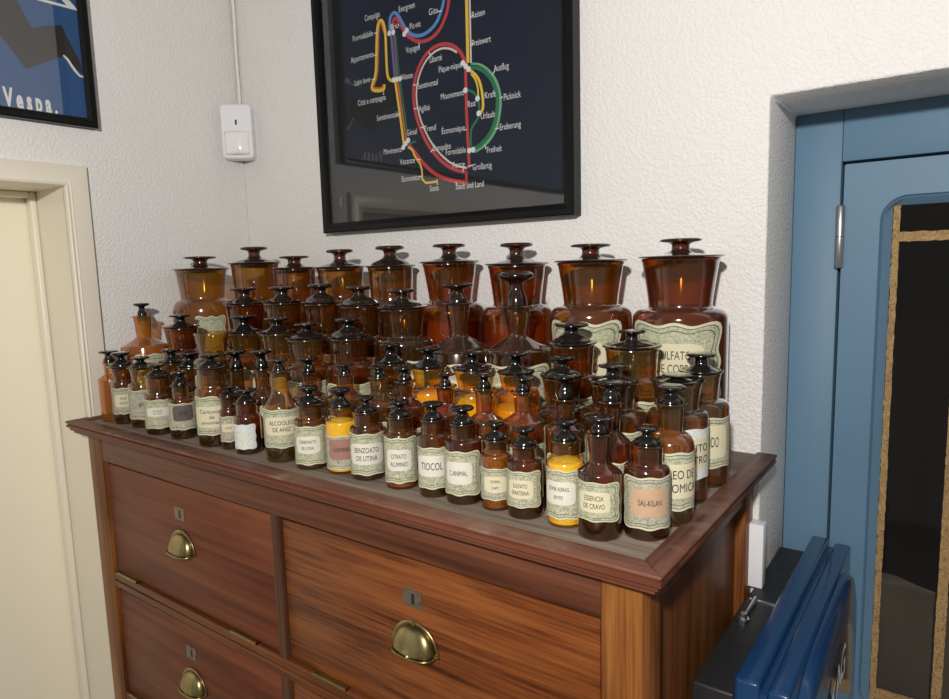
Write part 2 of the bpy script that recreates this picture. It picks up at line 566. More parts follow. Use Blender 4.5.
# beaded inner edge
m.tube([(XL + 0.009, yi + 0.003, ZF), (XL + 0.009, yi + 0.003, zi + 0.003)], 0.0032)
m.tube([(XL + 0.009, yi + 0.010, ZF), (XL + 0.009, yi + 0.010, zi + 0.010)], 0.0022)
m.tube([(XL + 0.009, yi + 0.003, zi + 0.003), (XL + 0.009, DY0, zi + 0.003)], 0.0032)
struct('trim_1', m, 'cream', bevel=0.0015)
m = MB()
m.box(-0.162, XL - 0.0005, yi, yi + 0.009, ZF, zi + 0.009)
m.box(-0.162, XL - 0.0005, DY0, yi, zi, zi + 0.009)
m.box(-0.162, XL - 0.0005, DY0 - 0.009, DY0, ZF, zi + 0.009)
struct('trim_2', m, 'cream')
m = MB()   # stop bead round the leaf
m.box(-0.153, -0.128, yi - 0.012, yi, ZF, zi)
m.box(-0.153, -0.128, DY0, yi - 0.012, zi - 0.012, zi)
struct('trim_3', m, 'cream', bevel=0.004, seg=3)
m = MB()
m.box(-0.20, -0.1535, DY0 + 0.002, yi - 0.002, ZF + 0.005, zi - 0.003)
door1 = struct('door_1', m, 'cream_door', bevel=0.002)
h = MB()
h.tube([(-0.153, DY0 + 0.07, -0.42), (-0.11, DY0 + 0.07, -0.42)], 0.009)
h.tube([(-0.11, DY0 + 0.065, -0.42), (-0.11, DY0 + 0.19, -0.42)], 0.008)
h.build('door_handle', 'steel', door1)

# ------------------------------------------------------------------ blue door in its recess
YB = 0.596
m = MB()
m.box(1.1285, 1.192, YB, YB + 0.06, ZF, 0.479)
m.box(1.192, 2.04, YB, YB + 0.06, 0.405, 0.479)
m.box(2.04, 2.0995, YB, YB + 0.06, ZF, 0.479)
struct('trim_4', m, 'blue_frame', bevel=0.002)
m = MB()
m.box(1.185, 2.045, YB + 0.035, YB + 0.058, ZF, 0.410)      # strip coloured near-black as the shade in the leaf gap
m.v = []; m.f = []; m.m = []
m.box(1.186, 1.204, YB + 0.040, YB + 0.058, ZF, 0.405)
m.box(1.186, 2.045, YB + 0.040, YB + 0.058, 0.392, 0.405)
struct('trim_5', m, 'gap_shade')


def rrect(x0, x1, z0, z1, r, y, n=8):
    pts = []
    for cx, cz, a0 in ((x1 - r, z1 - r, 0), (x0 + r, z1 - r, 90), (x0 + r, z0 + r, 180), (x1 - r, z0 + r, 270)):
        for k in range(n + 1):
            a = math.radians(a0 + 90 * k / n)
            pts.append((cx + r * math.cos(a), y, cz + r * math.sin(a)))
    return pts


LX0, LX1, LZ0, LZ1 = 1.1965, 2.036, -1.44, 0.4005
yl = YB - 0.003
o_ = rrect(LX0, LX1, LZ0, LZ1, 0.002, yl)
i1 = rrect(1.2435, 1.992, -0.435, 0.3515, 0.034, yl)
i1b = rrect(1.2455, 1.990, -0.433, 0.3495, 0.033, yl + 0.004)
i2 = rrect(1.2475, 1.988, -0.431, 0.3475, 0.031, yl + 0.0015)
i3 = rrect(1.2580, 1.978, -0.421, 0.3380, 0.004, yl + 0.012)
i4 = rrect(1.2580, 1.978, -0.421, 0.3380, 0.004, yl + 0.030)
b1 = rrect(LX0, LX1, LZ0, LZ1, 0.002, yl + 0.034)
m = MB()
for a, b in ((b1, o_), (o_, i1), (i1, i1b), (i1b, i2), (i2, i3), (i3, i4), (i4, b1)):
    m.ring(a, b)
door2 = struct('door_2', m, 'blue_frame', angle=25)
m = MB(); m.box(1.256, 1.98, yl + 0.017, yl + 0.0205, -0.425, 0.342)
m.build('glass_pane', 'window_pane', door2)
bars = [((1.2585, 1.2670), (-0.42, 0.338)), ((1.337, 1.3495), (-0.42, 0.299)), ((1.55, 1.5625), (-0.42, 0.299)), ((1.76, 1.772), (-0.42, 0.299)), ((1.267, 1.978), (0.287, 0.3005)), ((1.267, 1.978), (-0.421, -0.400))]
for (xa, xb), (za, zb) in bars:
    mb_ = MB()
    horiz = (xb - xa) > (zb - za)
    n = 40
    # an irregular, crusted strip
    pts = []
    L = (xb - xa) if horiz else (zb - za)
    n = max(6, int(L / 0.006))
    rr = random.Random(int(xa * 1000) + int(za * 1000))
    e0 = [rr.uniform(-0.0006, 0.0006) for _ in range(n + 1)]
    e1 = [rr.uniform(-0.0006, 0.0006) for _ in range(n + 1)]
    v = []
    for k in range(n + 1):
        t = k / n
        for yy in (yl + 0.0125, yl + 0.0168):
            if horiz:
                v += [(xa + L * t, yy, za + e0[k]), (xa + L * t, yy, zb + e1[k])]
            else:
                v += [(xa + e0[k], yy, za + L * t), (xb + e1[k], yy, za + L * t)]
    f = []
    for k in range(n):
        a = k * 4
        b = a + 4
        f += [(a, a + 1, b + 1, b), (a + 2, b + 2, b + 3, a + 3), (a, b, b + 2, a + 2), (a + 1, a + 3, b + 3, b + 1)]
    f += [(0, 2, 3, 1), (4 * n, 4 * n + 1, 4 * n + 3, 4 * n + 2)]
    mb_.add(v, f)
    mb_.build('glazing_bar', 'cork', door2)
m = MB()
hx = 1.194
m.lathe([(0, -0.046), (0.0045, -0.0455), (0.0062, -0.043), (0.0062, -0.0005), (0.0052, 0), (0.0062, 0.0005), (0.0062, 0.043), (0.0045, 0.0455), (0, 0.046)], 16, c=(hx, YB - 0.0075, 0.297))
m.build('hinge', 'steel', door2)
m = MB()
m.lathe([(0, -0.046), (0.0045, -0.0455), (0.0062, -0.043), (0.0062, 0.043), (0.0045, 0.0455), (0, 0.046)], 16, c=(hx, YB - 0.0075, -1.1))
m.build('hinge', 'steel', door2)

# added near-black box beyond the glass, hides the world light behind it
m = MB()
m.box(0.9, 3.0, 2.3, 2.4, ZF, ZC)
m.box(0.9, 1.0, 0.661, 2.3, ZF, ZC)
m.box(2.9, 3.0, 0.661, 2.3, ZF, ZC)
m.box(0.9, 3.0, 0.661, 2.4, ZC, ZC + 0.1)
struct('wall_dark_box', m, 'painted_dark')
m = MB()
n = 26
v = []
for k in range(n + 1):
    x = 1.22 + 0.80 * k / n
    for z, dy in ((-0.246 + 0.006 * math.sin(k * 0.9), 0.012 * math.sin(k * 1.3)), (-0.262, 0.004), (-0.30, 0.0), (-0.95, 0.01 * math.sin(k * 0.7)), (-0.96, 0.02)):
        v.append((x, 0.672 + dy, z))
f = [(5 * k + j, 5 * k + 5 + j, 5 * k + 6 + j, 5 * k + 1 + j) for k in range(n) for j in range(4)]
m.add(v, f)
MT['sheet'] = plain('grey_plastic_sheet', srgb(128, 118, 106), 0.25, var=0.3, vscale=9)
o = m.build('plastic_sheet', 'sheet', fix=False, angle=60)
sm = o.modifiers.new('thickness', 'SOLIDIFY'); sm.thickness = 0.002
tag(o, 'greyish crumpled plastic sheet behind the lower glass of the blue door', 'plastic sheet')

# white trunking end under the plaster corner, and corner bead above the sensor
m = MB()
m.box(1.112, 1.1395, YW - 0.022, YW - 0.0005, -0.190, -0.098)
o = m.build('cable_trunking', 'white_plastic', bevel=0.0012)
tag(o, 'short white plastic trunking box on the wall corner behind the cabinet', 'trunking')
m = MB()
pts = [(XL + 0.006 + 0.0012 * math.sin(k * 1.7), YW - 0.006, 0.64 + 0.5 * k / 12) for k in range(13)]
m.tube(pts, 0.0035, 8)
o = m.build('wall_cable', 'plaster')
tag(o, 'thin painted cable running up the wall corner above the white sensor', 'cable')

# ------------------------------------------------------------------ motion sensor
ps = empty('motion_sensor', (0.0115, YW - 0.0215, 0.578), math.radians(40))
tag(ps, 'white motion sensor mounted across the corner of the two walls', 'sensor')


def rbox(mb, hx_, hz, y0, y1, r, inset=0.0, n=5, top=0.0):
    """rounded plate facing -y"""
    def loop(y, k, s=0.0):
        out = []
        for cx, cz, a0 in ((hx_ - r, hz - r, 0), (-hx_ + r, hz - r, 90), (-hx_ + r, -hz + r, 180), (hx_ - r, -hz + r, 270)):
            for j in range(n + 1):
                a = math.radians(a0 + 90 * j / n)
                out.append(((cx + r * math.cos(a)) * k, y, (cz + r * math.sin(a)) * k))
        return out
    L = [loop(y1, 1.0), loop(y0 + 0.006, 1.0), loop(y0 + 0.002, 0.985), loop(y0, 0.93)]
    for a, b in zip(L, L[1:]):
        mb.ring(a, b)
    nn = len(L[0])
    mb.add(L[-1], [tuple(range(nn))])
    mb.add(L[0], [tuple(range(nn))[::-1]])


m = MB(); rbox(m, 0.0335, 0.0585, -0.028, 0.006, 0.009)
m.build('housing', 'white_plastic', ps, angle=40)
m = MB()
v = []
nx, nz = 14, 6
for j in range(nz + 1):
    for i in range(nx + 1):
        t = -1 + 2 * i / nx
        z = -0.058 + 0.058 * j / nz
        e = 1 - (abs(2 * j / nz - 1)) ** 6 * 0.35
        v.append((0.0265 * t, -0.0283 - 0.0075 * math.cos(t * PI / 2) * e - 0.0005, z * 0.87))
f = [(j * (nx + 1) + i, j * (nx + 1) + i + 1, (j + 1) * (nx + 1) + i + 1, (j + 1) * (nx + 1) + i) for j in range(nz) for i in range(nx)]
m.add(v, f)
lo = m.build('curved_lens', 'white_lens', ps, fix=False)
sm = lo.modifiers.new('thickness', 'SOLIDIFY'); sm.thickness = 0.001
m = MB(); m.box(-0.0020, 0.0020, -0.0289, -0.0275, 0.014, 0.025)
m.build('indicator_slot', 'dark_hole', ps, bevel=0.001)

# ------------------------------------------------------------------ framed black poster on the back wall
PX0, PX1, PZ0, PZ1 = 0.2745, 0.8525, 0.3435, 1.06
pw = empty('framed_poster', ((PX0 + PX1) / 2, YW, PZ0))
tag(pw, 'large black framed poster of looping coloured transit lines on the white wall', 'framed poster', 'framed posters')
pl = lambda o: setattr(o, 'matrix_parent_inverse', pw.matrix_basis.inverted())


def frame_ring(mb, x0, x1, z0, z1, w, yf, yb, rec):
    R = lambda d, y: [(x0 + d, y, z0 + d), (x1 - d, y, z0 + d), (x1 - d, y, z1 - d), (x0 + d, y, z1 - d)]
    loops = [R(0, yb), R(0, yf + 0.002), R(0.002, yf), R(w * 0.55, yf), R(w * 0.62, yf + 0.002), R(w, yf + 0.004), R(w, rec)]
    for a, b in zip(loops, loops[1:]):
        mb.ring(a, b)
    mb.ring(loops[-1], R(w, yb)); mb.ring(R(w, yb), loops[0])


m = MB(); frame_ring(m, PX0, PX1, PZ0, PZ1, 0.019, YW - 0.026, YW - 0.001, YW - 0.012)
o = m.build('frame', 'frame_black', pw, smooth=False); pl(o)
YP = YW - 0.011
m = MB(); m.box(PX0 + 0.016, PX1 - 0.016, YP, YP + 0.006, PZ0 + 0.016, PZ1 - 0.016)
print_ = m.build('print', 'poster_black', pw, smooth=False); pl(print_)
m = MB(); m.box(PX0 + 0.018, PX1 - 0.018, YP - 0.0065, YP - 0.0045, PZ0 + 0.018, PZ1 - 0.018)
o = m.build('glass_pane', 'pane', pw, smooth=False); pl(o)

Yq = YP - 0.0004


def P2(u, v):
    p = on_plane(u, v, 1, Yq)
    return Vector((p.x, p.z))


def smooth_line(pts, it=2):
    for _ in range(it):
        q = [pts[0]]
        for a, b in zip(pts, pts[1:]):
            q += [a * 0.75 + b * 0.25, a * 0.25 + b * 0.75]
        q.append(pts[-1])
        pts = q
    return pts


def ribbon(mb, px, w, mi, off=0.0, lift=0.0, sm_=2):
    pts = [P2(*p) for p in px]
    if sm_:
        pts = smooth_line(pts, sm_)
    n = len(pts)
    L = []
    R_ = []
    for k in range(n):
        d = (pts[min(k + 1, n - 1)] - pts[max(k - 1, 0)])
        d.normalize()
        nn = Vector((-d.y, d.x))
        L.append(pts[k] + nn * (off + w / 2))
        R_.append(pts[k] + nn * (off - w / 2))
    v = [(p.x, Yq - lift, p.y) for p in L] + [(p.x, Yq - lift, p.y) for p in R_]
    mb.add(v, [(k, k + 1, n + k + 1, n + k) for k in range(n - 1)], mi)


cols = ['yellow', 'orange', 'red', 'blue', 'green', 'pale_green', 'purple', 'grey']
CI = {c: i for i, c in enumerate(cols)}
CI['cream'] = 8
CI['white'] = 9
m = MB()
W_ = 0.0058
loopY = [(384.7, 84.5), (384, 90.5), (373, 91), (371.3, 86.5), (376, 75.5), (376.4, 55), (377, 28), (379.5, 20), (383, 21), (385.5, 31.5), (386.3, 55), (387, 72), (388.5, 79), (392.5, 81)]
ribbon(m, loopY, W_, CI['yellow'], 0, 0.0002)
ribbon(m, loopY[:10], W_, CI['orange'], -0.0035, 0.0)
ribbon(m, loopY[:10], W_, CI['orange'], 0.0, 0.0)
bl = [(390, 31.5), (389.5, 18), (394, 11.5), (399, 16), (406, 30), (413, 35.8), (423.3, 35.8), (436, 25), (442, 9.5), (444, 0), (445, -14)]
ribbon(m, bl, 0.0062, CI['blue'], 0, 0.0002)
rd = [(392.5, 32), (393, 20), (396, 17), (402.5, 29), (410.7, 39.3), (423, 42.8), (438, 34), (446.9, 14), (449, 0), (450, -14)]
ribbon(m, rd, 0.0062, CI['red'], 0, 0.0)
ribbon(m, [(391, 34), (393, 56), (395, 78.6)], 0.0052, CI['purple'])
ribbon(m, [(394, 34), (395.8, 56), (397.6, 78.6)], 0.0052, CI['grey'])
ribbon(m, [(396, 36), (398, 56), (400, 78.6)], 0.0018, CI['green'], 0, 0.0002)
ribbon(m, [(395, 80), (399.6, 112), (404, 145)], 0.0052, CI['yellow'])
ribbon(m, [(397.7, 80), (402, 112), (406.4, 142)], 0.0042, CI['orange'])
ribbon(m, [(400, 80), (404.4, 112), (408.3, 140)], 0.0032, CI['green'])
ribbon(m, [(408, 147), (412.5, 149.5), (415, 157), (422, 166), (422.4, 183.5), (437, 181.5)], 0.0040, CI['yellow'], 0, 0.0002, 1)
ribbon(m, [(437, 179), (437.6, 185)], 0.0030, CI['yellow'], 0, 0.0002, 0)
ribbon(m, [(409, 145), (414, 151), (422, 162), (434, 174), (450, 180.5), (466, 182.5)], 0.0065, CI['red'], 0, 0.0)
ribbon(m, [(466.6, 184), (466.2, 171)], 0.0050, CI['red'], 0, 0.0, 0)
big = [(466, 172), (456, 170.5), (444, 164), (430, 149), (419.5, 128), (414, 107), (413, 87), (418.5, 66), (428, 51), (440, 43.8), (451, 44.2), (460, 50.6), (464.5, 60), (466, 67)]
ribbon(m, big, 0.0062, CI['red'])
ribbon(m, [(467, 168), (456, 166), (446, 160), (433, 146), (422.5, 126), (417, 107), (416, 88), (421, 69), (429.5, 55.5), (440, 48.2), (450, 48.2), (457, 52.5)], 0.0036, CI['cream'], 0, 0.0001)
ribbon(m, [(465.6, 62), (466.5, 110), (469.3, 168)], 0.0058, CI['red'], 0, 0.0001, 0)
ribbon(m, [(466.2, -12), (466.6, 0), (468, 63)], 0.0062, CI['yellow'], 0, 0.0001, 0)
ribbon(m, [(469.4, -12), (469.7, 0), (471, 63)], 0.0034, CI['cream'], 0, 0.0, 0)
gb = [(470, 67), (480, 67.5), (491, 77), (497, 92), (498, 106), (494, 128), (484, 142.5), (473, 150)]
ribbon(m, gb, 0.0075, CI['green'])
gb2 = [(471, 64), (482, 64.6), (494, 75.5), (500, 91), (501, 106), (497, 129), (486.5, 144.6), (475, 152)]
ribbon(m, gb2, 0.0046, CI['pale_green'])
ribbon(m, [(470.5, 70.5), (478, 77), (481.6, 88), (483, 100), (483.2, 109), (480, 113.5)], 0.0050, CI['yellow'], 0, 0.0001)
ribbon(m, [(471, 73.5), (475.5, 79), (478, 88), (478.3, 97)], 0.0034, CI['yellow'], 0, 0.0001)
ribbon(m, [(465.8, 90), (473, 91.2), (477.6, 98), (479.6, 107), (479, 117), (473.5, 125), (470.4, 131), (471.2, 149.5)], 0.0044, CI['green'], 0, 0.0)
ribbon(m, [(407, 144.5), (416, 141.2)], 0.0035, CI['green'], 0, 0.0, 0)
# tick marks at the stops
for a, b in [((377, 17.5), (377.5, 20)), ((374, 33.5), (377, 33)), ((374, 55.5), (377, 55)), ((371.5, 80), (375, 79)), ((383.5, 95), (384, 91)), ((438, 11.5), (442, 11)), ((419, 43), (419.5, 48)), ((413, 85), (416, 85)), ((414, 109), (418, 108)), ((420.5, 128), (424, 127)), ((430.5, 152), (434, 149)), ((429, 52), (431, 57)), ((470, 17), (473, 16)), ((470.5, 45), (474, 44)), ((492, 75), (495, 71)), ((500, 98), (503, 97)), ((495.5, 129), (499, 128)), ((485, 145), (486, 149)), ((464, 130), (467, 129.6)), ((417.5, 159), (421, 160)), ((419, 177), (422.4, 176)), ((397.5, 115), (400, 114.5)), ((463, 172), (464, 166)), ((468, 166.5), (473, 165)), ((456, 182), (457, 185))]:
    ribbon(m, [a, b], 0.0018, CI['white'], 0, 0.0004, 0)
lines = m.build('transit_lines', ['line_' + c for c in cols] + ['print_offwhite', 'print_white'], print_, smooth=False, fix=False)
m = MB()
for u, v in [(389.5, 33.4), (393.5, 32.4), (404.6, 34.2), (407, 30.5), (394, 80), (397, 79.4), (400.4, 78.6), (403.6, 147.4), (406, 143.6), (408.5, 140.4), (463, 63.2), (465.9, 66.2), (468.8, 69.2), (465.6, 90.4), (477.8, 98.6), (479, 113.4), (469.6, 150.6), (473.4, 149.8)]:
    c = P2(u, v)
    r = 0.0048
    n = 14
    m.add([(c.x, Yq - 0.0009, c.y)] + [(c.x + r * math.cos(2 * PI * k / n), Yq - 0.0008, c.y + r * math.sin(2 * PI * k / n)) for k in range(n)], [(0, 1 + k, 1 + (k + 1) % n) for k in range(n)])
m.build('station_dots', 'print_white', print_, smooth=False, fix=False)
m = MB()
words = [('Conquista', 365, 380, 17), ('Formidabile', 353, 373, 36), ('Appartamento', 351, 374, 58), ('Latin lover', 355, 371, 81), ('Città e campagna', 358, 386, 101), ('Evergreen', 399, 415, 8), ('Gita', 429, 438, 11), ('Pic-nic', 410, 421, 25), ('Brio', 391, 399, 26), ('Voyages', 406, 420, 49.5), ('Vitesse', 402, 413, 76), ('Liberté', 430, 442, 58.5), ('Sentimental', 418, 438, 84), ('Pique-nique', 439, 462, 68), ('Reisen', 472, 485, 13.5), ('Preiswert', 472, 491, 41), ('Ausflug', 494, 509, 68), ('Mouvement', 441, 464, 94.5), ('Kraft', 485, 496, 94.5), ('Picknick', 504, 521, 95.5), ('Rast', 468, 476, 103.5), ('Urlaub', 481, 495, 115), ('Agilité', 419, 430, 109), ('Sentimentale', 377, 399, 116), ('Trend', 424, 436, 128), ('Génial', 407, 417, 132), ('Économique', 442, 465, 129.5), ('Eroberung', 500, 521, 126.5), ('Formidable', 446, 466, 151), ('Freiheit', 487, 502, 149), ('Movimento', 384, 402, 150.5), ('Conquête', 433, 451, 148), ('Vacanze', 400, 415, 161), ('Force', 453, 465, 164.5), ('Großartig', 473, 492, 167), ('Economico', 402, 420, 178), ('Sosta', 430, 439, 188), ('Stadt und Land', 456, 484, 185)]
for s_, u0, u1, vc in words:
    v_, f_, w_, h_ = text_geo(s_)
    sl = -0.085
    a = P2(u0, vc - sl * 0 + 1.0)
    b = P2(u1, vc - 1.0)
    cx, cz = (a.x + b.x) / 2, (a.y + b.y) / 2
    k = (b.x - a.x) / w_
    kz = 0.0150
    m.add([(cx + q[0] * k, Yq - 0.0006, cz + q[1] * kz) for q in v_], f_)
v_, f_, w_, h_ = text_geo('AAA1966')
c = P2(341, 202)
m.add([(c.x - q[1] * 0.0035, Yq - 0.0006, c.y + q[0] * 0.0045) for q in v_], f_)
m.build('lettering', 'print_white', print_, smooth=False, fix=False)

# ------------------------------------------------------------------ framed blue poster on the left wall
VX = XL + 0.0205
VY0, VY1, VZ0, VZ1 = -1.10, 0.1065, 0.546, 1.40
vp = empty('framed_poster', (XL, (VY0 + VY1) / 2, VZ0))
tag(vp, 'black framed blue poster with a trousered leg hanging above the cream door', 'framed poster', 'framed posters')
pv = lambda o: setattr(o, 'matrix_parent_inverse', vp.matrix_basis.inverted())
m = MB(); frame_ring(m, VY0, VY1, VZ0, VZ1, 0.0165, 0, 0.0195, 0.009)
m.v = [(VX - y, x, z) for x, y, z in m.v]
o = m.build('frame', 'frame_black', vp, smooth=False); pv(o)
XP = VX - 0.0085
m = MB(); m.box(XP - 0.006, XP, VY0 + 0.014, VY1 - 0.014, VZ0 + 0.014, VZ1 - 0.014)
pr = m.build('print', 'poster_blue', vp, smooth=False); pv(pr)
m = MB(); m.box(XP + 0.003, XP + 0.005, VY0 + 0.0155, VY1 - 0.0155, VZ0 + 0.0155, VZ1 - 0.0155)
o = m.build('glass_pane', 'pane', vp, smooth=False); pv(o)
Xq = XP + 0.0004


def V2(u, v):
    p = on_plane(u, v, 0, Xq)
    return (Xq, p.y, p.z)


def vpoly(mb, px, mi=0, lift=0.0):
    pts = [V2(*p) for p in px]
    mb.add([(x + lift, y, z) for x, y, z in pts], [tuple(range(len(pts)))], mi)


m = MB()
leg = [(-60, -9), (-60, -60), (-30, -60), (16.4, 0), (31.9, 28), (45, 26), (60.8, 25), (64, 29), (65.6, 34.7), (72, 47), (79, 60), (83.5, 75), (76, 69), (69, 61), (62.7, 56), (50, 60.5), (37.6, 64.7), (29, 68.3), (25.5, 68), (0, 34.7), (-20, 8)]
zc = lambda q: q
vpoly(m, leg)
for i, (x, y, z) in enumerate(m.v):
    m.v[i] = (x, max(y, VY0 + 0.02), min(z, VZ1 - 0.02))
m.build('trouser_leg', 'trouser', pr, smooth=False)
m = MB()
sock = [(62.5, 55.5), (67, 60.5), (71, 67), (75, 72.5), (79.5, 77), (84, 77.8), (83.8, 76.2), (80, 75), (76.5, 70.5), (72.5, 65), (68.5, 58.8), (64, 54.8)]
vpoly(m, sock, 0, 0.0003)
flag_o = [(36, 0), (77.5, 10.8), (75, 7), (68.8, 0), (61.5, 0), (66.5, 5.4), (47, 0.2)]
vpoly(m, flag_o, 0, 0.0003)
v_, f_, w_, h_ = text_geo('V e s p a .', 0.045)
a = V2(3.5, 101); b = V2(57.5, 108.5)
ky = (b[1] - a[1]) / w_
kz = 0.046
yc = (a[1] + b[1]) / 2
zb = V2(30, 110)[2]
m.add([(Xq + 0.0003, yc + q[0] * ky, zb + 0.010 + q[1] * kz) for q in v_], f_)
m.build('white_print_and_lettering', 'print_white', pr, smooth=False, fix=False)

# ------------------------------------------------------------------ THE CABINET
CW = 1.15
cab = empty('wooden_cabinet', (CW / 2, 0.22, ZF))
tag(cab, 'tall red brown wooden cabinet of drop fronts with brass cup handles beneath the bottles', 'cabinet')
pc = lambda o: setattr(o, 'matrix_parent_inverse', cab.matrix_basis.inverted())
YBK = 0.4335


def cpart(name, mb, mat, par=None, **kw):
    o = mb.build(name, mat, par or cab, **kw)
    if par is None:
        pc(o)
    return o


RW = 0.026
m = MB()
m.prism([(-0.006, 0), (CW, 0), (CW - RW, RW), (RW - 0.006, RW)], -0.0037, 0.0, 'z')
cpart('top_rim', m, 'wood_rim', bevel=0.0009)
m = MB()
m.prism([(CW, 0.0004), (CW, YBK), (CW - RW, YBK), (CW - RW, RW + 0.0004)], -0.0037, 0.0003, 'z')
cpart('top_rim', m, 'wood_rim_y', bevel=0.0009)
m = MB()
m.prism([(-0.006, 0.0004), (RW - 0.006, RW + 0.0004), (RW - 0.006, YBK), (-0.006, YBK)], -0.0037, 0.0003, 'z')
cpart('top_rim', m, 'wood_rim_y', bevel=0.0009)
m = MB(); m.box(RW - 0.007, CW - RW + 0.001, RW - 0.001, YBK, -0.0118, -0.0030)
cpart('top_board', m, 'wood_board', bevel=0.0006)
m = MB()
PR = [(0.0005, -0.0036), (0.0026, -0.0050), (0.0030, -0.0064), (0.0010, -0.0074), (0.0008, -0.0112), (0.0066, -0.0120), (0.0078, -0.0130), (0.0052, -0.0138),
      (0.0052, -0.0172), (0.0112, -0.0178), (0.0124, -0.0188), (0.0098, -0.0196), (0.0098, -0.0226), (0.0160, -0.0232), (0.0164, -0.0262), (0.0300, -0.0262), (0.0300, -0.0036)]
np_ = len(PR)
v = []
for cx_, cy_, sx in ((-0.006, YBK, 1), (-0.006, 0, 1), (CW, 0, -1), (CW, YBK, -1)):
    for d_, z_ in PR:
        v.append((cx_ + sx * d_, cy_ + (d_ if cy_ == 0 else 0), z_))
f = [(s_ * np_ + k, s_ * np_ + (k + 1) % np_, (s_ + 1) * np_ + (k + 1) % np_, (s_ + 1) * np_ + k) for s_ in range(3) for k in range(np_)]
f += [tuple(range(np_)), tuple(range(3 * np_, 4 * np_))]
m.add(v, f)
cpart('cornice_moulding', m, 'wood_mould', angle=20)
BX0, BX1 = 0.012, 1.121
m = MB(); m.box(BX0 + 0.01, BX1 - 0.022, 0.048, 0.43, ZF + 0.01, -0.0262)
cpart('carcass', m, 'wood_side')
m = MB(); m.box(BX0 + 0.006, BX1 - 0.024, 0.046, 0.0478, ZF + 0.02, -0.03)
cpart('gap_shade_sheet', m, 'gap_shade')  # added near-black sheet, paints the shade seen between the drop fronts
for xa, xb in ((BX0, 0.0615), (1.0785, BX1)):
    m = MB(); m.box(xa, xb, 0.030, 0.076, ZF, -0.0262)
    cpart('corner_stile', m, 'wood_stile', bevel=0.0012)
m = MB(); m.box(BX1 - 0.040, BX1, 0.392, 0.430, ZF, -0.0262)
cpart('corner_stile', m, 'wood_stile', bevel=0.0012)
m = MB(); m.box(BX1 - 0.022, BX1 - 0.013, 0.076, 0.392, ZF + 0.05, -0.0262)
m.box(BX1 - 0.022, BX1 - 0.002, 0.0762, 0.3918, -0.064, -0.0263)
m.box(BX1 - 0.022, BX1 - 0.002, 0.0762, 0.3918, ZF + 0.03, ZF + 0.10)
cpart('side_panel', m, 'wood_side', bevel=0.001)
m = MB(); m.box(0.0617, 1.0783, 0.0305, 0.060, -0.0735, -0.0263)
cpart('top_rail', m, 'wood_top_rail', bevel=0.0008)
NR = 5
PITCH = 0.2485
DH = 0.2150
MX0, MX1 = 0.5622, 0.5796


def cup_handle(cx, cz, par):
    m = MB()
    a, b, d = 0.0315, 0.032, 0.019
    y0 = 0.0358
    nt_, nf = 20, 8
    grid = []
    for i in range(nt_ + 1):
        th = PI * i / nt_
        row = []
        for j in range(nf + 1):
            ph = (PI / 2) * j / nf
            e = 0.72
            cp, sp = abs(math.cos(ph)) ** e, abs(math.sin(ph)) ** e
            ct, st = math.cos(th), math.sin(th)
            ct = math.copysign(abs(ct) ** 0.85, ct)
            st = abs(st) ** 0.85
            row.append((cx + a * ct * cp, y0 - d * sp * (0.25 + 0.75 * (1 - 0.45 * st * cp)), cz - 0.016 + b * st * cp))
        grid.append(row)
    v = [p for r in grid for p in r]
    n1 = nf + 1
    f = [(i * n1 + j, i * n1 + j + 1, (i + 1) * n1 + j + 1, (i + 1) * n1 + j) for i in range(nt_) for j in range(nf)]
    m.add(v, f)
    # flange plate
    n = 24
    out = [(cx + (a + 0.0065) * math.cos(PI * i / n), y0 - 0.0012, cz - 0.016 + (b + 0.006) * math.sin(PI * i / n)) for i in range(n + 1)]
    inn = [(cx + (a - 0.001) * math.cos(PI * i / n), y0 - 0.0012, cz - 0.016 + (b - 0.001) * math.sin(PI * i / n)) for i in range(n + 1)]
    k = len(out)
    m.add(out + inn, [(i, i + 1, k + i + 1, k + i) for i in range(k - 1)])
    # rolled lip along the open bottom
    lip = []
    for i in range(17):
        t = PI * i / 16
        lip.append((cx + a * math.copysign(abs(math.cos(t)) ** 0.72, math.cos(t)), y0 - 0.001 - d * abs(math.sin(t)) ** 0.72, cz - 0.0165))
    m.tube(lip, 0.0016, 8)
    for sx, sz in ((0, b + 0.0025), (-(a + 0.002), 0.004), ((a + 0.002), 0.004)):
        vv = []
        m.tube([(cx + sx, y0 + 0.0005, cz - 0.016 + sz), (cx + sx, y0 - 0.0036, cz - 0.016 + sz)], 0.0026, 10)
    o = m.build('cup_handle', 'brass', par, angle=50, fix=True)
    s = o.modifiers.new('thickness', 'SOLIDIFY'); s.thickness = 0.0012
    return o


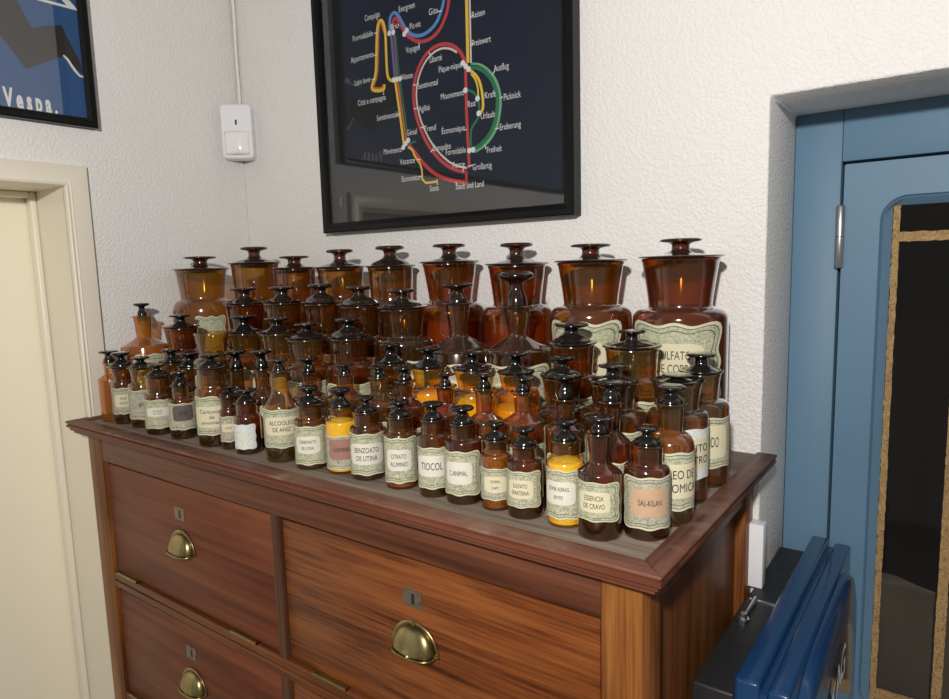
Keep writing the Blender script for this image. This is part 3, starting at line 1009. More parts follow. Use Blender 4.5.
fronts = []
for r in range(NR):
    zt = -0.0745 - PITCH * r
    zb = zt - DH
    for xa, xb, mat in ((0.0650, 0.5585, 'wood_door_a'), (0.5835, 1.0750, 'wood_door_b')):
        m = MB(); m.box(xa, xb, 0.0355, 0.0458, zb, zt - 0.0042)
        d = cpart('drop_front', m, mat, bevel=0.0014)
        cxm = (xa + xb) / 2
        cup_handle(cxm, zt - 0.103, d)
        m = MB()
        m.box(cxm - 0.017, cxm + 0.013, 0.0346, 0.0358, zt - 0.064, zt - 0.042)
        m.box(cxm - 0.0030, cxm + 0.0010, 0.0341, 0.0350, zt - 0.060, zt - 0.047, 1)
        m.tube([(cxm + 0.009, 0.0350, zt - 0.056), (cxm + 0.009, 0.0336, zt - 0.056)], 0.0020, 8, 2)
        m.build('lock_plate', ['dull_metal', 'dark_hole', 'brass'], d, bevel=0.0)
        for hxa, hxb in (((xa + 0.015, xa + 0.085), (xb - 0.115, xb - 0.05)) if xa < 0.3 else ((xa + 0.055, xa + 0.122), (xb - 0.122, xb - 0.055))):
            m = MB()
            m.box(hxa, hxb, 0.0296, 0.0362, zb - 0.0035, zb + 0.0015)
            m.tube([(hxa, 0.0297, zb - 0.0010), (hxb, 0.0297, zb - 0.0010)], 0.0022, 8)
            m.build('hinge', 'brass', d)
    # rail under this row, with its groove
    m = MB()
    ra, rb_ = zb - 0.0030, zt - PITCH + 0.0022
    m.box(0.0617, 1.0783, 0.0305, 0.060, ra - 0.0135, ra)
    m.box(0.0617, 1.0783, 0.0335, 0.060, ra - 0.0165, ra - 0.0135)
    m.box(0.0617, 1.0783, 0.0305, 0.060, rb_, ra - 0.0165)
    cpart('rail', m, 'wood_rail', bevel=0.0009)
    m = MB()
    m.box(MX0, MX0 + 0.0088, 0.0312, 0.0595, zb - 0.0030, zt + 0.0012)
    m.box(MX0 + 0.0088, MX1 - 0.0088, 0.0345, 0.0595, zb - 0.0030, zt + 0.0012)
    m.box(MX1 - 0.0088, MX1, 0.0312, 0.0595, zb - 0.0030, zt + 0.0012)
    cpart('middle_stile', m, 'wood_mid', bevel=0.0012)
m = MB(); m.box(BX0 - 0.004, BX1 + 0.004, 0.024, 0.0295, ZF, ZF + 0.11)
cpart('plinth', m, 'wood_mould', bevel=0.002)

# ------------------------------------------------------------------ blue and black sign at the cabinet's right side
sg = empty('light_box_sign', (1.20, 0.37, ZF))
tag(sg, 'deep blue sign with black back box standing between the cabinet and blue door', 'sign')
ps_ = lambda o: setattr(o, 'matrix_parent_inverse', sg.matrix_basis.inverted())
m = MB()
m.box(1.1285, 1.173, 0.150, 0.369, ZF, -0.186)
m.box(1.1285, 1.173, 0.3725, 0.578, ZF, -0.190)
m.box(1.132, 1.171, 0.368, 0.374, ZF + 0.01, -0.1935)
bb = m.build('back_box', 'sign_black', sg, bevel=0.0035, seg=3); ps_(bb)
m = MB()
m.box(1.134, 1.172, 0.3660, 0.3690, -0.1865, -0.1845)
m.tube([(1.142, 0.368, -0.1825), (1.142, 0.315, -0.1825)], 0.0028, 10)
m.lathe([(0, 0), (0.0075, 0.0005), (0.0075, 0.0035), (0.0045, 0.004), (0.0045, 0.010), (0, 0.010)], 6, c=(1.142, 0.308, -0.1862))
o = m.build('bolt', 'steel', sg); ps_(o)
m = MB()
for yy, zz in ((0.245, -0.1862), (0.49, -0.1902)):
    m.lathe([(0, 0.0), (0.006, 0.0), (0.006, 0.0005), (0, 0.0005)], 16, c=(1.148, yy, zz))
o = m.build('screw_hole', 'dark_hole', sg); ps_(o)
m = MB()
m.box(1.1735, 1.1985, 0.146, 0.584, ZF, -0.163)
o = m.build('frame_ring', 'sign_blue', sg, bevel=0.004, seg=3); ps_(o)
m = MB(); m.box(1.1985, 1.2055, 0.150, 0.580, ZF, -0.175)
o = m.build('frame_groove', 'sign_blue', sg); ps_(o)
m = MB(); m.box(1.2055, 1.2275, 0.148, 0.582, ZF, -0.167)
o = m.build('frame_ring', 'sign_blue', sg, bevel=0.004, seg=3); ps_(o)
# domed face
m = MB()
cy, cz, ay, az = 0.366, -0.435, 0.214, 0.262
x0 = 1.2275
RR = [1.0, 0.998, 0.985, 0.93, 0.85, 0.78, 0.65, 0.45, 0.25, 0.0]
XX = [0, 0.006, 0.011, 0.014, 0.0160, 0.0175, 0.0190, 0.0200, 0.0206, 0.0208]
n = 64
prev = None
v = []
f = []
for r_, xx in zip(RR, XX):
    if r_ == 0:
        v.append((x0 + xx, cy, cz))
        break
    for k in range(n):
        t = 2 * PI * k / n
        e = 0.42 if r_ > 0.9 else 0.80
        c_, s_ = math.cos(t), math.sin(t)
        v.append((x0 + xx, cy + ay * r_ * math.copysign(abs(c_) ** e, c_), cz + az * r_ * math.copysign(abs(s_) ** e, s_)))
mi = []
nr = len(RR) - 1
for i in range(nr - 1):
    for k in range(n):
        f.append((i * n + k, i * n + (k + 1) % n, (i + 1) * n + (k + 1) % n, (i + 1) * n + k))
        mi.append(0 if i < 4 else 1)
for k in range(n):
    f.append(((nr - 1) * n + k, (nr - 1) * n + (k + 1) % n, nr * n)); mi.append(1)
m.add(v, f); m.m = mi
o = m.build('domed_face', ['sign_blue', 'black_gloss'], sg, angle=60); ps_(o)
m = MB()
for ch, ang in (('T', 113), ('A', 100), ('G', 87)):
    v_, f_, w_, h_ = text_geo(ch, 0.01)
    th = math.radians(ang)
    rc_y, rc_z = ay * 0.74, az * 0.74
    py, pz = cy + rc_y * math.cos(th), cz + rc_z * math.sin(th)
    rot = th - PI / 2
    kk = 0.06
    m.add([(x0 + 0.0195, py + kk * (q[0] * math.cos(rot) - q[1] * math.sin(rot)), pz + kk * (q[0] * math.sin(rot) + q[1] * math.cos(rot))) for q in v_], f_)
o = m.build('lettering', 'print_white', sg, smooth=False, fix=False); ps_(o)

# ================================================================== THE BOTTLES
# id, kind (w wide mouth, n narrow neck), x, y, full height, knob radius, mouth height, lid or lip radius,
# neck radius, neck foot height, body radius, shoulder height
ROWS = [
    ('J1', 'w', 0.0631, 0.2596, 0.3036, 0.0321, 0.2759, 0.0570, 0.0436, 0.2197, 0.0622, 0.1881),
    ('J2', 'w', 0.1729, 0.3134, 0.3193, 0.0265, 0.2850, 0.0530, 0.0428, 0.2166, 0.0612, 0.1946),
    ('J3', 'w', 0.2876, 0.3217, 0.2976, 0.0283, 0.2724, 0.0449, 0.0371, 0.2071, 0.0536, 0.1877),
    ('J4', 'w', 0.3929, 0.3440, 0.3064, 0.0254, 0.2719, 0.0489, 0.0377, 0.2190, 0.0527, 0.2000),
    ('J5', 'w', 0.4978, 0.3700, 0.3091, 0.0264, 0.2712, 0.0464, 0.0382, 0.2127, 0.0528, 0.1937),
    ('J6', 'w', 0.6396, 0.3652, 0.3069, 0.0279, 0.2751, 0.0515, 0.0363, 0.2123, 0.0591, 0.1918),
    ('J7', 'w', 0.7704, 0.3715, 0.3032, 0.0261, 0.2687, 0.0514, 0.0380, 0.2083, 0.0585, 0.1891),
    ('J8', 'w', 0.9078, 0.3550, 0.2960, 0.0288, 0.2702, 0.0534, 0.0389, 0.2109, 0.0606, 0.1919),
    ('J9', 'w', 1.0367, 0.3628, 0.2981, 0.0274, 0.2723, 0.0568, 0.0414, 0.2092, 0.0635, 0.1916),
    ('A1', 'n', 0.0474, 0.1369, 0.2146, 0.0147, 0.1894, 0.0215, 0.0137, 0.1492, 0.0450, 0.1290),
    ('M1', 'w', 0.2427, 0.2347, 0.2402, 0.0247, 0.2098, 0.0408, 0.0294, 0.1595, 0.0449, 0.1433),
    ('M2', 'w', 0.3744, 0.2206, 0.2423, 0.0229, 0.2149, 0.0370, 0.0267, 0.1633, 0.0407, 0.1487),
    ('M3', 'w', 0.4519, 0.2418, 0.2454, 0.0215, 0.2127, 0.0353, 0.0254, 0.1617, 0.0388, 0.1477),
    ('M4', 'w', 0.5344, 0.2527, 0.2412, 0.0216, 0.2097, 0.0398, 0.0287, 0.1593, 0.0438, 0.1436),
    ('M5', 'w', 0.6280, 0.2551, 0.2361, 0.0213, 0.2060, 0.0419, 0.0300, 0.1627, 0.0490, 0.1498),
    ('M6', 'n', 0.7350, 0.2608, 0.2446, 0.0239, 0.2154, 0.0231, 0.0134, 0.1665, 0.0567, 0.1436),
    ('M7', 'n', 0.8413, 0.2587, 0.2593, 0.0244, 0.2125, 0.0244, 0.0125, 0.1710, 0.0487, 0.1496),
    ('T1', 'w', 0.1464, 0.1585, 0.1926, 0.0200, 0.1686, 0.0342, 0.0246, 0.1281, 0.0356, 0.1153),
    ('T2', 'w', 0.3119, 0.1169, 0.1685, 0.0000, 0.1685, 0.0316, 0.0228, 0.1281, 0.0329, 0.1162),
    ('T3', 'w', 0.3084, 0.1843, 0.1932, 0.0223, 0.1625, 0.0340, 0.0245, 0.1235, 0.0353, 0.1108),
    ('T4', 'w', 0.4293, 0.1646, 0.1932, 0.0207, 0.1690, 0.0348, 0.0251, 0.1284, 0.0362, 0.1154),
    ('T5', 'w', 0.5030, 0.1637, 0.1863, 0.0191, 0.1622, 0.0350, 0.0252, 0.1233, 0.0364, 0.1102),
    ('T6', 'w', 0.5810, 0.1811, 0.1948, 0.0193, 0.1653, 0.0339, 0.0278, 0.1291, 0.0386, 0.1152),
    ('T7', 'w', 0.9356, 0.2437, 0.1921, 0.0215, 0.1645, 0.0326, 0.0261, 0.1273, 0.0339, 0.1151),
    ('T8', 'w', 1.0197, 0.2416, 0.1861, 0.0166, 0.1650, 0.0362, 0.0295, 0.1314, 0.0377, 0.1178),
    ('K1', 'w', 0.9571, 0.1780, 0.1582, 0.0152, 0.1330, 0.0273, 0.0196, 0.1011, 0.0341, 0.0888),
    ('K2', 'w', 1.0297, 0.1649, 0.1550, 0.0164, 0.1343, 0.0300, 0.0227, 0.1076, 0.0385, 0.0960),
    ('Ka', 'w', 0.6736, 0.1763, 0.1609, 0.0168, 0.1328, 0.0248, 0.0179, 0.1009, 0.0310, 0.0897),
    ('Kb', 'w', 0.7504, 0.1712, 0.1602, 0.0180, 0.1313, 0.0263, 0.0194, 0.1072, 0.0329, 0.0953),
    ('Kc', 'w', 0.8226, 0.1762, 0.1572, 0.0166, 0.1330, 0.0279, 0.0199, 0.1098, 0.0349, 0.0973),
    ('Kd', 'w', 0.8917, 0.1759, 0.1597, 0.0158, 0.1327, 0.0241, 0.0190, 0.1159, 0.0301, 0.1051),
    ('F1', 'n', 0.0500, 0.0648, 0.1296, 0.0170, 0.1074, 0.0132, 0.0094, 0.0859, 0.0226, 0.0762),
    ('F2', 'w', 0.0954, 0.0651, 0.1292, 0.0166, 0.1046, 0.0249, 0.0148, 0.0795, 0.0203, 0.0683),
    ('F3', 'w', 0.1562, 0.0705, 0.1237, 0.0162, 0.1062, 0.0243, 0.0171, 0.0807, 0.0252, 0.0690),
    ('F4', 'w', 0.2332, 0.0581, 0.1169, 0.0146, 0.0993, 0.0206, 0.0180, 0.0672, 0.0249, 0.0619),
    ('F5', 'w', 0.2997, 0.0609, 0.1091, 0.0141, 0.0869, 0.0166, 0.0133, 0.0660, 0.0216, 0.0610),
    ('F6', 'w', 0.3880, 0.0640, 0.1431, 0.0166, 0.1229, 0.0245, 0.0206, 0.0919, 0.0269, 0.0853),
    ('F7', 'w', 0.4314, 0.0636, 0.0955, 0.0148, 0.0803, 0.0171, 0.0123, 0.0610, 0.0155, 0.0545),
    ('F8', 'w', 0.4776, 0.0627, 0.0950, 0.0166, 0.0755, 0.0189, 0.0151, 0.0574, 0.0200, 0.0488),
    ('F9', 'n', 0.5549, 0.0678, 0.1441, 0.0144, 0.1280, 0.0166, 0.0126, 0.0969, 0.0259, 0.0759),
    ('F10', 'w', 0.6204, 0.0654, 0.1107, 0.0145, 0.0879, 0.0208, 0.0166, 0.0668, 0.0228, 0.0635),
    ('F11', 'w', 0.6737, 0.0748, 0.1117, 0.0148, 0.0861, 0.0182, 0.0148, 0.0654, 0.0222, 0.0651),
    ('F12', 'w', 0.7230, 0.0736, 0.1049, 0.0117, 0.0862, 0.0189, 0.0163, 0.0655, 0.0228, 0.0632),
    ('F13', 'w', 0.7858, 0.0707, 0.1064, 0.0131, 0.0872, 0.0187, 0.0156, 0.0663, 0.0212, 0.0640),
    ('F14', 'w', 0.8405, 0.0694, 0.1096, 0.0137, 0.0900, 0.0161, 0.0143, 0.0684, 0.0197, 0.0689),
    ('F15', 'w', 0.8843, 0.0711, 0.1090, 0.0139, 0.0900, 0.0165, 0.0151, 0.0684, 0.0226, 0.0684),
    ('F16', 'w', 0.9292, 0.0727, 0.0956, 0.0112, 0.0766, 0.0152, 0.0129, 0.0582, 0.0180, 0.0568),
    ('F17', 'w', 0.9691, 0.0702, 0.0948, 0.0125, 0.0761, 0.0163, 0.0130, 0.0579, 0.0203, 0.0567),
    ('F18', 'w', 1.0179, 0.0729, 0.1088, 0.0135, 0.0878, 0.0167, 0.0151, 0.0680, 0.0203, 0.0615),
    ('F19', 'n', 1.0609, 0.0641, 0.1187, 0.0149, 0.1024, 0.0149, 0.0099, 0.0727, 0.0228, 0.0623),
    ('F20', 'w', 1.1004, 0.0896, 0.1079, 0.0119, 0.0907, 0.0168, 0.0153, 0.0713, 0.0232, 0.0641),
    ('R1', 'w', 1.1063, 0.1385, 0.1417, 0.0153, 0.1237, 0.0166, 0.0124, 0.0940, 0.0249, 0.0779),
    ('R2', 'w', 1.0879, 0.2098, 0.1412, 0.0168, 0.1326, 0.0302, 0.0233, 0.1030, 0.0353, 0.0936),
    ('R3', 'w', 1.0920, 0.2803, 0.1569, 0.0176, 0.1335, 0.0261, 0.0201, 0.1025, 0.0346, 0.0913),
    ('Kf', 'w', 0.1855, 0.1124, 0.1340, 0.0164, 0.1098, 0.0219, 0.0137, 0.0835, 0.0237, 0.0750),
    ('Kg', 'w', 0.2402, 0.1153, 0.1311, 0.0204, 0.1057, 0.0240, 0.0187, 0.0800, 0.0300, 0.0692),
    ('N0', 'n', 0.3751, 0.1186, 0.1415, 0.0183, 0.1110, 0.0166, 0.0116, 0.0802, 0.0290, 0.0657),
    ('N1', 'n', 0.4594, 0.1077, 0.1473, 0.0165, 0.1185, 0.0157, 0.0110, 0.0893, 0.0275, 0.0756),
    ('N2', 'n', 0.5551, 0.1210, 0.1402, 0.0165, 0.1173, 0.0150, 0.0105, 0.0925, 0.0263, 0.0794),
    ('N3', 'n', 0.6300, 0.1249, 0.1347, 0.0144, 0.1208, 0.0166, 0.0123, 0.0986, 0.0290, 0.0841),
    ('N4', 'n', 0.7012, 0.1218, 0.1364, 0.0144, 0.1224, 0.0165, 0.0110, 0.0998, 0.0289, 0.0853),
    ('N5', 'n', 0.7591, 0.1114, 0.1417, 0.0157, 0.1230, 0.0151, 0.0098, 0.1015, 0.0264, 0.0883),
    ('N6', 'n', 0.8254, 0.1140, 0.1370, 0.0126, 0.1216, 0.0151, 0.0101, 0.0997, 0.0264, 0.0865),
    ('N7', 'n', 0.8811, 0.1202, 0.1402, 0.0143, 0.1223, 0.0146, 0.0103, 0.0917, 0.0255, 0.0817),
    ('N8', 'n', 0.9364, 0.1207, 0.1395, 0.0138, 0.1234, 0.0146, 0.0099, 0.0978, 0.0256, 0.0870),
    ('N9', 'n', 0.9971, 0.1120, 0.1489, 0.0143, 0.1220, 0.0143, 0.0099, 0.0994, 0.0231, 0.0879),
    ('Na', 'n', 1.0529, 0.1090, 0.1472, 0.0162, 0.1259, 0.0152, 0.0094, 0.0936, 0.0209, 0.0817),
]
ZB = -0.0030      # top of the board they stand on


def body_profile(kind, H, rk, zl, rl, rn, zn, rb, zs, big):
    p = [(0, 0.003), (rb * 0.70, 0.0025), (rb * 0.80, 0.0), (rb * 0.93, 0.0004), (rb * 0.985, rb * 0.06), (rb, rb * 0.16), (rb, zs * 0.5), (rb, zs)]
    if kind == 'w':
        zt = max(zn, zs + 0.004)
        hs = zt - zs
        n = 8
        for k in range(1, n + 1):
            t = PI / 2 * k / n
            p.append((rn + (rb - rn) * math.cos(t) ** 0.9, zs + hs * (0.86 * math.sin(t))))
        p[-1] = (rn * 1.02, zs + hs * 0.90)
        p.append((rn, zt))
    else:
        zt = zn
        hs = zt - zs
        rr = min(rb * 0.20, hs * 0.5)
        p.append((rb * 0.985, zs + hs * 0.08))
        p.append((rb * 0.94, zs + hs * 0.17))
        for k in range(1, 8):
            t = k / 7.0
            r = rb * 0.90 + (rn * 1.04 - rb * 0.90) * t
            z = zs + hs * (0.24 + 0.70 * t ** 1.25)
            p.append((r, z))
        p.append((rn, zt + hs * 0.02))
        zt = zt + hs * 0.02
    rt_ = rl * (0.875 if big else 0.82) if kind == 'w' else rl * 0.78
    rt_ = max(rt_, rn * 1.03)
    th = 0.0022 if not big else 0.0030
    for k in range(1, 7):
        t = k / 6.0
        p.append((rn + (rt_ - rn) * t ** 1.15, zt + (zl - th * 1.6 - zt) * t))
    if big:
        p += [(rt_ * 1.03, zl - th), (rt_ * 1.035, zl - th * 0.4), (rt_ * 1.0, zl), (rt_ * 0.90, zl)]
    else:
        p += [(rl * 0.97, zl - th), (rl, zl - th * 0.55), (rl * 0.97, zl - 0.0001), (rl * 0.80, zl)]
    return p


def stopper_profile(kind, H, rk, zl, rl, rn, zn, big, dome=0.3):
    h = H - zl
    plug = 0.12 * (zl - zn) if big else 0.25 * (zl - zn)
    if big:
        p = [(0, zl - plug), (rn * 0.70, zl - plug), (rn * 0.80, zl - 0.002), (rl * 0.96, zl + 0.0003), (rl, zl + 0.0016), (rl * 0.985, zl + 0.0030),
             (rl * 0.84, zl + 0.0034), (rl * 0.80, zl + h * (0.08 + 0.05 * dome)), (rl * 0.70, zl + h * (0.13 + 0.13 * dome)), (rl * 0.55, zl + h * (0.17 + 0.20 * dome)), (rk * 0.72, zl + h * (0.22 + 0.22 * dome)), (rk * 0.52, zl + h * (0.30 + 0.20 * dome)),
             (rk * 0.44, zl + h * (0.42 + 0.14 * dome)), (rk * 0.42, zl + h * 0.66), (rk * 0.47, zl + h * 0.74), (rk * 0.62, zl + h * 0.795), (rk * 0.93, zl + h * 0.835),
             (rk, zl + h * 0.87), (rk * 1.01, zl + h * 0.91), (rk * 0.98, zl + h * 0.96), (rk * 0.86, H), (rk * 0.4, H + 0.0002), (0, H)]
    elif kind == 'w':
        p = [(0, zl - plug), (rn * 0.66, zl - plug), (rn * 0.80, zl - 0.001), (rl * 0.80, zl + 0.0003), (rl * 0.80, zl + h * 0.06), (rl * 0.76, zl + h * 0.15),
             (rl * 0.64, zl + h * 0.26), (rk * 0.56, zl + h * 0.37), (rk * 0.42, zl + h * 0.47), (rk * 0.39, zl + h * 0.58), (rk * 0.47, zl + h * 0.67),
             (rk * 0.72, zl + h * 0.745), (rk * 0.95, zl + h * 0.79), (rk, zl + h * 0.86), (rk * 0.97, zl + h * 0.93), (rk * 0.85, zl + h * 0.985), (rk * 0.5, H), (0, H)]
    else:
        s = min(rl * 0.85, rk * 0.62)
        p = [(0, zl - plug), (rn * 0.60, zl - plug), (rn * 0.82, zl - 0.001), (s, zl + 0.0003), (s * 0.98, zl + h * 0.10), (s * 0.92, zl + h * 0.24), (rk * 0.50, zl + h * 0.34),
             (rk * 0.40, zl + h * 0.46), (rk * 0.37, zl + h * 0.62), (rk * 0.45, zl + h * 0.71), (rk * 0.82, zl + h * 0.79),
             (rk * 0.98, zl + h * 0.84), (rk, zl + h * 0.89), (rk * 0.97, zl + h * 0.95), (rk * 0.8, H), (0, H)]
    return p


def view_azimuth(x, y):
    return math.atan2(-0.528 - y, 1.348 - x)


def label_point(R, a, s, z):
    """s is arc length measured to the right as one looks at the label"""
    t = a + s / R
    return (R * math.cos(t), R * math.sin(t), z)


def label_mesh(R, a, hw, z0, z1, wob=1.0, seg=72, seed=0):
    """ornamental outline, laid round the glass"""
    zc_, hh = (z0 + z1) / 2, (z1 - z0) / 2
    rg = random.Random(seed)
    tilt = rg.uniform(-0.02, 0.02)
    fr = [0.0, 0.14, 0.28, 0.42, 0.56, 0.68, 0.78, 0.805, 0.90, 0.925, 1.0]
    mi_ = [0, 0, 0, 0, 0, 0, 2, 0, 2, 1]
    m = MB()
    v = []

    def pt(fra, th):
        c, s = math.cos(th), math.sin(th)
        n = 5.0
        r = (abs(c) ** n + abs(s) ** n) ** (-1.0 / n)
        r *= 1 + wob * (0.046 * math.cos(8 * th) + 0.038 * math.cos(4 * (th - PI / 4)))
        x = c * r * fra
        y = s * r * fra
        return label_point(R, a, x * hw, zc_ + y * hh + x * hw * tilt)

    v.append(label_point(R, a, 0, zc_))
    for k, fra in enumerate(fr[1:]):
        for i in range(seg):
            v.append(pt(fra, 2 * PI * i / seg))
    f = []
    mm = []
    for i in range(seg):
        f.append((0, 1 + i, 1 + (i + 1) % seg)); mm.append(0)
    for k in range(len(fr) - 2):
        for i in range(seg):
            j = (i + 1) % seg
            a0 = 1 + k * seg
            b0 = a0 + seg
            f.append((a0 + i, b0 + i, b0 + j, a0 + j)); mm.append(mi_[k + 1])
    m.add(v, f); m.m = mm
    return m


def plaque_mesh(R, a, hw, z0, z1, s0=0.0, n=6.0, seg=48):
    zc_, hh = (z0 + z1) / 2, (z1 - z0) / 2
    v = [label_point(R, a, s0, zc_)]
    FR = (0.15, 0.30, 0.45, 0.60, 0.75, 0.88, 1.0)
    for fra in FR:
        for i in range(seg):
            th = 2 * PI * i / seg
            c, s = math.cos(th), math.sin(th)
            r = (abs(c) ** n + abs(s) ** n) ** (-1.0 / n)
            v.append(label_point(R, a, s0 + c * r * fra * hw, zc_ + s * r * fra * hh))
    f = [(0, 1 + i, 1 + (i + 1) % seg) for i in range(seg)]
    for k in range(len(FR) - 1):
        a0, b0 = 1 + k * seg, 1 + (k + 1) * seg
        f += [(a0 + i, b0 + i, b0 + (i + 1) % seg, a0 + (i + 1) % seg) for i in range(seg)]
    m = MB(); m.add(v, f)
    return m


def lettering_mesh(R, a, lines_, width, z0, z1, s0=0.0, tall=1.7):
    """stencilled capitals laid round the glass; every line fills the given height band"""
    m = MB()
    k_ = len(lines_)
    band = (z1 - z0) / k_
    ws = [text_geo(t)[2] for t in lines_]
    sc = width / max(ws)
    lh = min(band * 0.66, sc * 0.72 * tall)
    for i, t in enumerate(lines_):
        v_, f_, w_, h_ = text_geo(t)
        zc_ = z1 - band * (i + 0.5)
        m.add([label_point(R, a, s0 + q[0] * sc, zc_ + q[1] * lh / 0.72) for q in v_], f_)
    return m


D = dict
